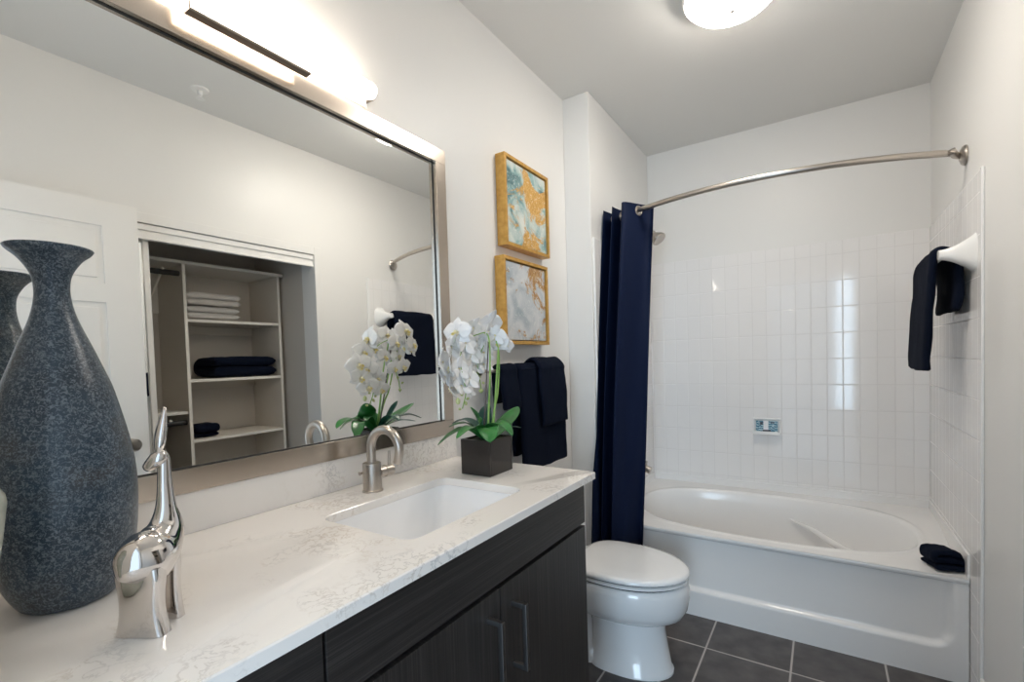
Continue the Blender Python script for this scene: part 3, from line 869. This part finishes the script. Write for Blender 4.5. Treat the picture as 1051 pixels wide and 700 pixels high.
part(sv, 'lever', MB().tube([(XW + 0.04, 2.6, 0.83), (XW + 0.075, 2.595, 0.80)], [0.008, 0.006], 12), nickel_m)

# ================================================================== CERAMIC TOWEL BAR IN THE ALCOVE
PZ, PX = 1.590, 1.458
cb_ = thing('towel_bar', 'white ceramic towel bar on the tiled right wall', 'towel bar', (W - TT, 2.4, PZ))
for y, s in ((2.178, 1), (2.700, -1)):
    pr = []
    XT = W - TT
    for f in [k / 10 for k in range(11)]:
        x = XT - (XT - PX + 0.016) * f; hz = 0.050 * (1 - f) ** 1.8 + 0.017; hy = 0.036 * (1 - f) ** 1.8 + 0.017
        ring = []
        for q in range(32):
            th = 2 * PI * q / 32; c, s_ = math.cos(th), math.sin(th)
            r = ((abs(c) / hy) ** 3 + (abs(s_) / hz) ** 3) ** (-1 / 3)
            ring.append((x, y + s * 0.020 * f + r * c, PZ + 0.006 * f + r * s_))
        pr.append(ring)
    part(cb_, 'post', MB().rings(pr, True, True, True), ceramic_m, 0.9)
part(cb_, 'bar', MB().tube([(PX, 2.19, PZ + 0.004), (PX, 2.69, PZ + 0.004)], 0.010, 16), ceramic_m)
BX2 = PX
r = 0.024
pth = [(BX2 - r - 0.022, 1.172), (BX2 - r - 0.020, 1.21), (BX2 - r - 0.010, 1.40), (BX2 - r - 0.002, 1.54), (BX2 - r * 0.8, 1.605), (BX2, PZ + 0.032), (BX2 + r * 1.2, 1.604), (BX2 + r + 0.022, 1.56), (BX2 + r + 0.026, 1.48), (BX2 + r + 0.020, 1.395)]
ht2 = drape(pth, 0.026, 2.215, 2.61, wob=0.006, seed=22).build('bath_towel', navy_m, smooth=3)
tag(ht2, 'navy towel hanging over the white ceramic bar in the tub alcove', 'towel')

# soap dish and wrapped soap
sd = thing('soap_dish', 'white ceramic soap dish set into the tiled back wall', 'soap dish', (0.81, YK - TT, 0.78))
sx0, sx1, sz0, sz1 = 0.738, 0.884, 0.782, 0.878
yw = YK - TT
d_ = MB()
for a in ((sx0, sx1, sz0, sz0 + .012), (sx0, sx1, sz1 - .012, sz1), (sx0, sx0 + .012, sz0 + .012, sz1 - .012), (sx1 - .012, sx1, sz0 + .012, sz1 - .012)):
    d_.box(a[0], a[1], yw - 0.014, yw - 0.0003, a[2], a[3], 0.005, 3)
d_.box(sx0 + .006, sx1 - .006, yw - 0.003, yw - 0.0003, sz0 + .006, sz1 - .006)
part(sd, 'rim', d_, ceramic_m)
part(sd, 'tray', MB().box(sx0 + .002, sx1 - .002, yw - 0.048, yw - 0.002, sz0, sz0 + 0.012, 0.005, 3).box(sx0 + .002, sx1 - .002, yw - 0.050, yw - 0.042, sz0 + .002, sz0 + 0.022, 0.004, 3), ceramic_m)
teal_m = mat('teal_wrapper', (0.05, 0.22, 0.32), 0.35)
v_ = coords(teal_m, (1, 1, 1)); n_ = N(teal_m, 'ShaderNodeTexWave', wave_type='BANDS'); n_.bands_direction = 'Z'; n_.inputs['Scale'].default_value = 26; n_.inputs['Distortion'].default_value = 6; n_.inputs['Detail Scale'].default_value = 3
L(teal_m, v_, n_.inputs['Vector']); L(teal_m, ramp(teal_m, n_.outputs['Fac'], [(0.35, (0.03, 0.15, 0.24)), (0.6, (0.12, 0.32, 0.42)), (0.85, (0.55, 0.70, 0.75))]), bsdf(teal_m).inputs['Base Color'])
band_m = mat('white_paper', (0.82, 0.83, 0.85), 0.5)
ink_m = mat('dark_ink', (0.02, 0.03, 0.05), 0.5)
so = thing('wrapped_soap', 'teal patterned soap packet with white band leaning in the soap dish', 'soap', (0.81, yw - 0.02, sz0 + 0.0125))
mt = Matrix.Translation((0.811, yw - 0.020, sz0 + 0.0155)) @ Matrix.Rotation(-0.16, 4, 'X')
part(so, 'packet', MB().box(-0.056, 0.056, -0.008, 0.008, 0.0, 0.064, 0.004, 3, mt), teal_m)
part(so, 'band', MB().box(-0.018, 0.010, -0.0088, 0.0088, -0.0005, 0.0645, 0.0035, 3, mt), band_m)
for bx in ((-0.020, 0.022, -0.0105, -0.0086, 0.002, 0.012), (-0.034, -0.020, -0.0098, -0.0078, 0.040, 0.056), (0.020, 0.040, -0.0098, -0.0078, 0.050, 0.058)):
    part(so, 'printed_mark', MB().box(*bx, 0.0008, 2, mt), ink_m, label='dark printed mark')

# washcloth on the tub corner
pth = [(-0.044, 0.013), (0.0, 0.012), (0.040, 0.014), (0.049, 0.026), (0.040, 0.038), (0.0, 0.040), (-0.038, 0.039), (-0.046, 0.051), (-0.036, 0.063), (0.0, 0.066), (0.036, 0.056)]
wc = drape(pth, 0.025, -0.050, 0.050, wob=0.009, seed=31, nf=16).build('washcloth', navy_m, smooth=3)
wzm = min(v.co.z for v in wc.data.vertices)
wc.rotation_euler = (0, 0, 0.30); wc.location = (1.470, 2.300, 0.4035 - wzm)
tag(wc, 'folded navy washcloth resting on the corner of the bathtub rim', 'washcloth')

# ================================================================== ORCHID
PCX, PCY = 0.250, 1.003
orc = thing('potted_orchid', 'white orchid in a glossy black cube pot on the counter', 'plant', (PCX, PCY, ZK))
pm = MB(); hx, hy, ph_ = 0.052, 0.0575, 0.103
pm.box(PCX - hx + 0.004, PCX + hx - 0.004, PCY - hy + 0.004, PCY + hy - 0.004, ZK + 0.001, ZK + ph_ - 0.016)
for (a, b_, c, d__) in ((-hx, hx, -hy, -hy + .006), (-hx, hx, hy - .006, hy), (-hx, -hx + .006, -hy + .006, hy - .006), (hx - .006, hx, -hy + .006, hy - .006)):
    pm.box(PCX + a, PCX + b_, PCY + c, PCY + d__, ZK + 0.0005, ZK + ph_, 0.0015)
pot = part(orc, 'pot', pm, black_pot_m)
part(orc, 'moss', MB().box(PCX - hx + .006, PCX + hx - .006, PCY - hy + .006, PCY + hy - .006, ZK + ph_ - 0.014, ZK + ph_ - 0.004, 0.003), soil_m)


def leaf(ctrl, width, m, name='leaf'):
    P = catmull(ctrl, 8); n = len(P); mb = MB(); rows_t = []; rows_b = []
    for i, p in enumerate(P):
        t = (P[min(i + 1, n - 1)] - P[max(i - 1, 0)]).normalized()
        side = t.cross(Vector((0, 0, 1)))
        if side.length < 0.15: side = t.cross(Vector((0.3, 1, 0)))
        side.normalize(); nn = side.cross(t).normalized()
        f = i / (n - 1)
        wd = width * (0.34 + 0.66 * math.sin(PI * min(1, f * 0.85 + 0.12)) ** 0.8) * math.sqrt(max(0.0, 1 - max(0, (f - 0.72) / 0.28) ** 2.2)) + 0.0006
        ro, rb_ = [], []
        for q in range(-4, 5):
            u = q / 4
            c = p + side * wd * u + nn * (abs(u) ** 1.3 * wd * 0.22)
            th = 0.0011 * (1 - abs(u) * 0.8)
            ro.append(c + nn * th); rb_.append(c - nn * th)
        rows_t.append(ro + rb_[::-1])
    mb.rings(rows_t, True, True, True)
    return part(orc, name, mb, m, 2.0)


zb = ZK + ph_ - 0.008
c0 = Vector((PCX, PCY, zb))
leaf([c0 + Vector((0.0, -0.01, 0)), (0.235, 0.930, zb + 0.040), (0.210, 0.895, zb + 0.030), (0.182, 0.865, zb + 0.002)], 0.024, leaf_m)
leaf([c0 + Vector((-0.004, -0.008, 0)), (0.225, 0.955, zb + 0.050), (0.208, 0.930, zb + 0.055), (0.188, 0.908, zb + 0.048)], 0.013, leaf_m)
leaf([c0 + Vector((0.005, -0.005, 0)), (0.256, 0.972, zb + 0.04), (0.245, 0.963, zb + 0.072), (0.236, 0.950, zb + 0.102)], 0.031, leaf_m)
leaf([c0 + Vector((-0.006, 0.0, 0)), (0.224, 1.030, zb + 0.035), (0.215, 1.050, zb + 0.07), (0.210, 1.070, zb + 0.100)], 0.023, leafdark_m)
leaf([c0 + Vector((0.005, 0.008, 0)), (0.255, 1.065, zb + 0.022), (0.252, 1.130, zb + 0.050), (0.246, 1.186, zb + 0.080)], 0.031, leaf_m)
leaf([c0 + Vector((0.01, 0.0, 0)), (0.280, 1.001, zb + 0.045), (0.312, 1.005, zb + 0.044), (0.338, 1.010, zb + 0.015)], 0.034, leaf_m)
leaf([c0 + Vector((0.01, -0.004, 0)), (0.278, 0.968, zb + 0.040), (0.308, 0.935, zb + 0.037), (0.330, 0.912, zb + 0.012)], 0.031, leaf_m)
leaf([c0 + Vector((0.006, 0.01, 0)), (0.252, 1.06, zb + 0.015), (0.250, 1.125, zb + 0.022), (0.250, 1.195, zb + 0.010)], 0.013, leafdark_m)
leaf([c0 + Vector((-0.01, 0.004, 0)), (0.205, 1.010, zb + 0.04), (0.165, 1.005, zb + 0.055), (0.125, 0.995, zb + 0.042)], 0.021, leafdark_m)
leaf([c0 + Vector((0.004, -0.012, 0)), (0.268, 0.930, zb + 0.046), (0.270, 0.885, zb + 0.048), (0.264, 0.850, zb + 0.028)], 0.020, leaf_m)
leaf([c0 + Vector((-0.008, 0.01, 0)), (0.210, 1.045, zb + 0.035), (0.175, 1.085, zb + 0.05), (0.150, 1.125, zb + 0.035)], 0.018, leafdark_m)

part(orc, 'stake', MB().tube([(0.238, 1.004, zb), (0.225, 1.065, 1.331)], 0.0022, 8), stake_m)
part(orc, 'stake', MB().tube([(0.262, 1.018, zb), (0.245, 1.087, 1.298)], 0.0028, 8), stem_m, label='green stake')
spA = catmull([(0.252, 1.006, zb), (0.248, 1.022, 1.12), (0.245, 1.039, 1.233), (0.230, 1.056, 1.337), (0.210, 1.028, 1.342), (0.205, 0.976, 1.318), (0.205, 0.947, 1.271), (0.210, 0.948, 1.231), (0.210, 0.963, 1.173), (0.210, 0.945, 1.125)], 7)
part(orc, 'flower_stem', MB().tube(spA, [0.0038 - 0.0022 * min(1, k / 28) for k in range(len(spA))], 9), stem_m, 2)
spB = catmull([(0.258, 1.012, zb), (0.254, 1.045, 1.12), (0.250, 1.070, 1.172), (0.240, 1.096, 1.286), (0.210, 1.104, 1.342), (0.200, 1.064, 1.299), (0.190, 1.049, 1.236), (0.190, 1.061, 1.196), (0.190, 1.065, 1.160)], 7)
part(orc, 'flower_stem', MB().tube(spB, [0.0038 - 0.0022 * min(1, k / 28) for k in range(len(spB))], 9), stem_m, 2)


def petal_rows(mb, length, width, ang, cup, back, roundp):
    """one tepal in the xy plane pointing along ang, z towards the viewer"""
    n, m2 = 9, 7; rows = []
    ca, sa = math.cos(ang), math.sin(ang)
    for i in range(n):
        f = i / (n - 1)
        wd = width * max(0.02, math.sin(PI * min(1.0, f ** roundp * 0.93 + 0.05)))
        row = []
        for q in range(m2):
            u = -1 + 2 * q / (m2 - 1)
            lx = 0.003 + f * length; ly = wd * u
            z = -back * f ** 2 * length + cup * (abs(u) ** 2) * wd + 0.0012 * math.sin(7 * u + 5 * f)
            row.append((lx * ca - ly * sa, lx * sa + ly * ca, z))
        rows.append(row)
    vs = [p for r_ in rows for p in r_]; fs = []
    for i in range(n - 1):
        for q in range(m2 - 1):
            a = i * m2 + q; fs.append((a, a + 1, a + m2 + 1, a + m2))
    mb.add(vs, fs)


fm = MB()
for a in (PI / 2, PI / 2 + 2.25, PI / 2 - 2.25):
    petal_rows(fm, 0.034, 0.0125, a, 0.15, 0.25, 1.0)
fm2 = MB()
for a in (0.18, PI - 0.18):
    petal_rows(fm2, 0.036, 0.0215, a, -0.12, 0.12, 0.85)
fm2.v = [(x, y, z + 0.0022) for x, y, z in fm2.v]
fm.add(fm2.v, fm2.f)
proto = fm.build('flower', petal_m, orc, 3)
md = proto.modifiers.new('thick', 'SOLIDIFY'); md.thickness = 0.0007
lm = MB()
lm.lathe([(0, 0), (0.0035, 0.001), (0.0045, 0.006), (0.003, 0.011), (0, 0.012)], 12)
petal_rows(lm, 0.013, 0.006, -PI / 2, 0.9, -0.7, 1.0)
petal_rows(lm, 0.009, 0.004, -PI / 2 + 1.0, 0.9, -1.2, 1.0)
petal_rows(lm, 0.009, 0.004, -PI / 2 - 1.0, 0.9, -1.2, 1.0)
lipo = lm.build('lip', lip_m, proto, 3, label='yellow and cream lip')

rnd = random.Random(5)
# x, y, z, facing (yaw from -y axis, towards +x positive), tilt, size
FL = [ (0.200, 0.944, 1.347, 0.15, 0.1, 1.15), (0.210, 0.970, 1.316, -1.6, 0, 1.1), (0.200, 0.920, 1.302, -1.4, 0, 1), (0.200, 1.023, 1.361, -1.5, 0.2, 0.95), (0.190, 1.054, 1.333, -1.8, 0.1, 1), (0.200, 1.009, 1.285, -1.7, 0, 0.95), (0.190, 0.892, 1.261, -1.2, -0.1, 1.1), (0.190, 0.920, 1.246, -0.9, -0.1, 1), (0.190, 0.898, 1.219, -1.3, -0.2, 0.95), (0.210, 0.939, 1.240, -1.5, -0.1, 1), (0.210, 0.983, 1.212, -1.6, -0.2, 1), (0.190, 0.926, 1.187, -1.1, -0.3, 0.95), (0.210, 0.946, 1.191, -1.5, -0.3, 0.95), (0.200, 0.989, 1.174, -1.3, -0.4, 0.8), (0.200, 1.110, 1.377, -1.7, 0.3, 1.25), (0.220, 1.126, 1.317, 0.3, -0.1, 0.85), (0.220, 1.165, 1.312, 0.9, 0, 0.75), (0.200, 1.073, 1.287, -1.7, 0, 1), (0.190, 1.085, 1.250, -1.6, -0.2, 0.9), (0.190, 1.137, 1.328, -1.9, 0.1, 1), (0.190, 1.044, 1.245, -1.4, -0.2, 0.8), (0.215, 1.080, 1.352, -1.2, 0.15, 1.0), (0.225, 1.100, 1.340, -2.3, 0.1, 0.9)]
for i, (x, y, z, fy, tl, sz) in enumerate(FL):
    if i == 0: f, lp = proto, lipo
    else:
        f = proto.copy(); COL.objects.link(f); lp = lipo.copy(); lp.parent = f; COL.objects.link(lp)
    d = Vector((math.sin(fy) * math.cos(tl), -math.cos(fy) * math.cos(tl), math.sin(tl)))
    zax = d.normalized(); xax = Vector((0, 0, 1)).cross(zax).normalized(); yax = zax.cross(xax)
    rm = Matrix((xax, yax, zax)).transposed() @ Matrix.Rotation(rnd.uniform(-0.3, 0.3), 3, 'Z')
    f.parent = orc; f.location = Vector((x, y, z)) - orc.location; f.rotation_euler = rm.to_euler(); f.scale = (sz * 1.1,) * 3
bm_ = MB().lathe([(0, -0.008), (0.004, -0.006), (0.0058, -0.001), (0.005, 0.004), (0.002, 0.008), (0, 0.009)], 12)
bud0 = bm_.build('bud', bud_m, orc, 2)
BUD = [ (0.210, 0.926, 1.148, 1.2), (0.210, 0.961, 1.139, 0.85), (0.210, 0.944, 1.166, 0.8), (0.210, 0.933, 1.125, 0.7), (0.210, 0.971, 1.152, 0.7), (0.190, 1.065, 1.168, 0.95), (0.190, 1.057, 1.212, 0.75), (0.190, 1.077, 1.192, 0.7) ]
for i, (x, y, z, s) in enumerate(BUD):
    b_ = bud0 if i == 0 else bud0.copy()
    if i: COL.objects.link(b_)
    b_.location = Vector((x, y, z)) - orc.location; b_.scale = (s, s, s); b_.rotation_euler = (0.5 * i, 0.3 * i, 0)

# ================================================================== VASES
VX, VY = 0.160, 0.090
tab = [(.933, .048), (.940, .056), (.960, .066), (.980, .073), (1.0, .0775), (1.03, .0815), (1.07, .084), (1.10, .084), (1.13, .082), (1.16, .078), (1.2, .070), (1.24, .061), (1.263, .0535), (1.285, .046), (1.305, .039), (1.325, .0315), (1.345, .025), (1.365, .0208), (1.385, .0195), (1.405, .0225), (1.425, .0335), (1.436, .0445), (1.440, .0475)]
pf = [p for p in catmull([Vector((r_, z_, 0)) for z_, r_ in tab], 4)]
prof = [(0.0, ZK + 0.0006)] + [(p.x, max(p.y, ZK + 0.0006)) for p in pf]
inner = [(max(p.x - 0.005, 0.004), p.y + 0.0005) for p in reversed(pf) if p.y > 1.30]
va = thing('vase', 'tall speckled dark blue vase with flared neck beside the chrome giraffe', 'vase', (VX, VY, ZK))
part(va, 'body', MB().lathe(prof, 72, Matrix.Translation((VX, VY, 0))), vase_m, 2)
part(va, 'rim', MB().lathe([(0.0475, 1.440), (0.0482, 1.4415), (0.0470, 1.443), (0.0425, 1.4415), (0.034, 1.43), (0.024, 1.412), (0.017, 1.39), (0.016, 1.36), (0.02, 1.33), (0, 1.33)], 72, Matrix.Translation((VX, VY, 0)), False), vase_m, 2)

PVX, PVY = 0.330, -0.060
pv = thing('vase', 'pale grey-green glazed vase at the doorway end of the counter', 'vase', (PVX, PVY, ZK))
part(pv, 'body', MB().lathe([(0, 0.0006), (0.030, 0.0006), (0.034, 0.004), (0.040, 0.04), (0.050, 0.10), (0.058, 0.155), (0.0625, 0.192), (0.0615, 0.200), (0.050, 0.222), (0.030, 0.234), (0.024, 0.245), (0.026, 0.258), (0.022, 0.256), (0.018, 0.24), (0, 0.22)], 56, Matrix.Translation((PVX, PVY, ZK))), celadon_m, 0.5)

# ================================================================== CHROME GIRAFFE
gi = thing('giraffe_figurine', 'small chrome giraffe figurine with upright ears on the counter', 'figurine', (0.36, 0.12, ZK))


def gsec(c, d, up_, hw, hh, n=28, p=2.2):
    """superellipse section at c, across the direction d"""
    d = Vector(d).normalized(); side = d.cross(Vector(up_)).normalized(); u2 = side.cross(d).normalized(); out = []
    for k in range(n):
        th = 2 * PI * k / n; cc, ss = math.cos(th), math.sin(th)
        r_ = (abs(cc / hw) ** p + abs(ss / hh) ** p) ** (-1 / p)
        out.append(Vector(c) + side * r_ * cc + u2 * r_ * ss)
    return out


# frame of the animal: s runs from rump to chest, t across
A0 = Vector((0.372, 0.102, ZK)); SD = Vector((-0.50, 0.866, 0)); TDv = Vector((0.866, 0.50, 0))


def G(s, t, z): return A0 + SD * s + TDv * t + Vector((0, 0, z))


gb = MB()
cen = [(-0.006, 0, 0.070, 0.006, 0.010), (-0.003, 0, 0.076, 0.019, 0.024), (0.006, 0, 0.085, 0.029, 0.035), (0.018, 0, 0.092, 0.0305, 0.036), (0.030, 0, 0.098, 0.029, 0.033), (0.041, 0, 0.107, 0.024, 0.029), (0.050, 0, 0.122, 0.018, 0.024), (0.052, 0.0, 0.145, 0.0115, 0.014), (0.0525, 0, 0.170, 0.0085, 0.0105), (0.0525, 0, 0.195, 0.0075, 0.0085), (0.052, 0, 0.214, 0.0068, 0.0068), (0.0515, 0, 0.222, 0.0035, 0.0035)]
P = [G(a, b_, c) for a, b_, c, _, _ in cen]; rs = []
Pf = catmull(P, 5); Rf = catmull([Vector((a[3], a[4], 0)) for a in cen], 5)
for i, p in enumerate(Pf):
    d = Pf[min(i + 1, len(Pf) - 1)] - Pf[max(i - 1, 0)]
    rs.append(gsec(p, d, (TDv.cross(d)), max(Rf[i].x, .001), max(Rf[i].y, .001), 28, 2.0))
gb.rings(rs, True, True, True)


def leg_block(s0, s1, hw, top, flare):
    rr_ = []
    for f in [k / 12 for k in range(13)]:
        z = 0.0006 + f * top; k = 1 - 0.13 * math.sin(PI * min(1, f * 1.25)) + flare * (1 - f) ** 3
        c = G((s0 + s1) / 2, 0, z); h1, h2 = hw * k, (s1 - s0) / 2 * (1 - 0.10 * math.sin(PI * f))
        rr_.append([c + TDv * a + SD * b_ for a, b_ in [(math.copysign(abs(math.cos(2 * PI * q / 28)) ** 0.45, math.cos(2 * PI * q / 28)) * h1, math.copysign(abs(math.sin(2 * PI * q / 28)) ** 0.45, math.sin(2 * PI * q / 28)) * h2) for q in range(28)]])
    return MB().rings(rr_, True, True, True)


part(gi, 'body', gb, chrome_m, 1.2)
part(gi, 'hind_legs', leg_block(-0.006, 0.019, 0.0285, 0.084, 0.10), chrome_m, 0.8)
part(gi, 'front_legs', leg_block(0.038, 0.053, 0.020, 0.095, 0.04), chrome_m, 0.8)
hc = G(0.046, -0.002, 0.214); hd_ = Vector((-0.62, -0.50, -0.72)).normalized()
hp = [hc - hd_ * 0.011, hc - hd_ * 0.008, hc, hc + hd_ * 0.008, hc + hd_ * 0.015, hc + hd_ * 0.020, hc + hd_ * 0.0225]
hr = [0.003, 0.0075, 0.0100, 0.0090, 0.0078, 0.0062, 0.003]
part(gi, 'head', MB().rings([gsec(p, hd_, (0, 0, 1), a, a, 20, 2.0) for p, a in zip(hp, hr)], True, True, True), chrome_m, 1.4)
for s in (-1, 1):
    EV = Vector((-0.95, 0.32, 0)); e0 = hc + Vector((0, 0, 0.006)) + EV * 0.0045 * s; tip = e0 + Vector((-0.004, 0.012, 0.060)) + EV * 0.006 * s
    pts = catmull([e0, e0 * 0.6 + tip * 0.4 + EV * 0.004 * s, tip], 8)
    part(gi, 'ear', MB().tube(pts, [0.0012 + 0.0052 * math.sin(PI * (0.12 + 0.88 * k / (len(pts) - 1))) for k in range(len(pts))], 14), chrome_m, 1.4)

# ================================================================== CLOSET FITTINGS
cs_ = thing('closet_shelving', 'beige closet shelf tower with hanging rods inside the open closet', 'shelving', (W + 0.5, 1.37, 0))
SX0, SX1 = W + 0.36, CB - 0.002
T0, T1 = 1.100, 1.662
for y in (T0, T1 - 0.016):
    p_ = part(cs_, 'side_panel', MB().box(SX0 + 0.002, SX1, y, y + 0.016, 0.002, 1.848, 0.001), melamine_m)
    part(p_, 'edge_band', MB().box(SX0, SX0 + 0.002, y, y + 0.016, 0.002, 1.848), melamine_edge_m)
for z in (1.530, 1.190, 0.848, 0.50):
    p_ = part(cs_, 'shelf', MB().box(SX0 + 0.004, SX1, T0 + 0.0165, T1 - 0.0165, z, z + 0.016, 0.001), melamine_m)
    part(p_, 'edge_band', MB().box(SX0 + 0.002, SX0 + 0.004, T0 + 0.0165, T1 - 0.0165, z, z + 0.016), melamine_edge_m)
    part(p_, 'cleat', MB().box(SX1 - 0.018, SX1, T0 + 0.018, T1 - 0.018, z - 0.05, z - 0.0005, 0.001), melamine_m)
part(cs_, 'top_shelf', MB().box(SX0 - 0.01, SX1, CL0, 1.685, 1.849, 1.866, 0.001), melamine_edge_m)
part(cs_, 'shelf', MB().box(SX0 + 0.01, SX1, CL0, T0 - 0.0005, 1.014, 1.030, 0.001), melamine_edge_m)
for za, zb_ in ((1.60, 1.846), (0.84, 1.012)):
    part(cs_, 'back_rail', MB().box(SX1 - 0.016, SX1, CL0, T0 - 0.0005, za, zb_, 0.001), melamine_edge_m)
for z in (1.80, 0.965):
    part(cs_, 'hanging_rod', MB().tube([(SX0 + 0.04, CL0, z), (SX0 + 0.04, T0 - 0.001, z)], 0.015, 14), gap_m)
    part(cs_, 'bracket', MB().tube([(SX0 + 0.03, 1.02, z + 0.02), (SX1 - 0.02, 1.02, z - 0.22)], 0.007, 8), melamine_edge_m)

sl = thing('sliding_mirror_door', 'tall mirrored sliding closet door with a white frame stile', 'door', (W + 0.055, 0.4, 0))
s0, s1, z0, z1 = CL0 + 0.001, 0.835, 0.012, CLZ - 0.022
part(sl, 'mirror_pane', MB().box(W + 0.052, W + 0.056, s0 + 0.024, s1 - 0.024, z0 + 0.024, z1 - 0.024), mirror_m, 0)
fr = MB()
for (ya, yb, za, zb_) in ((s0, s1, z0, z0 + .025), (s0, s1, z1 - .025, z1), (s0, s0 + .025, z0 + .025, z1 - .025), (s1 - .025, s1, z0 + .025, z1 - .025)):
    fr.box(W + 0.042, W + 0.062, ya, yb, za, zb_, 0.003)
part(sl, 'frame', fr, trim_m)


def folded(name, label, x, y, z, lx, ly, n, t, m, seed, cat='towel', group=None):
    """a towel folded in n layers lying on a shelf, folds facing the room"""
    p = []
    for k in range(n):
        zz_ = t / 2 + k * t * 0.98
        a, b_ = (-lx / 2, lx / 2) if k % 2 == 0 else (lx / 2, -lx / 2)
        p += [(a, zz_), (a * 0.4, zz_), (b_ * 0.4, zz_), (b_, zz_)]
        if k < n - 1: p.append((b_ * 1.06 + math.copysign(t * 0.2, b_), zz_ + t / 2))
    o = drape(p, t * 0.96, -ly / 2, ly / 2, wob=0.006, seed=seed, nf=11).build(name, m, smooth=3)
    zmin = min(v.co.z for v in o.data.vertices)
    o.location = (x, y, z - zmin + 0.001)
    return tag(o, label, cat, group)


f1 = folded('folded_towel', 'lower of two folded white towels on the top closet shelf', SX0 + 0.155, 1.270, 1.546, 0.26, 0.29, 2, 0.038, white_terry_m, 1)
f2 = folded('folded_towel', 'upper folded white towel, top of the pair on the closet shelf', SX0 + 0.155, 1.275, 1.546 + 0.084, 0.26, 0.30, 2, 0.037, white_terry_m, 4)
f3 = folded('folded_towel', 'thick folded navy towel on the middle closet shelf', SX0 + 0.150, 1.445, 1.206, 0.25, 0.37, 2, 0.062, navy_m, 7)
f4 = folded('washcloth', 'small crumpled navy washcloth on the lower closet shelf', SX0 + 0.10, 1.205, 0.864, 0.12, 0.13, 3, 0.026, navy_m, 12, 'washcloth')

# ceiling sprinkler
spk = thing('fire_sprinkler', 'small white sprinkler head on the ceiling, seen in the mirror', 'sprinkler', (1.34, 0.983, ZC))
part(spk, 'escutcheon', MB().lathe([(0, 0), (0.036, 0), (0.034, -0.006), (0.016, -0.010), (0, -0.010)], 32, Matrix.Translation((1.34, 0.983, ZC))), trim_m)
part(spk, 'head', MB().lathe([(0, -0.009), (0.011, -0.010), (0.010, -0.028), (0.004, -0.032), (0.004, -0.042), (0.018, -0.044), (0.018, -0.046), (0, -0.046)], 24, Matrix.Translation((1.34, 0.983, ZC))), trim_m)
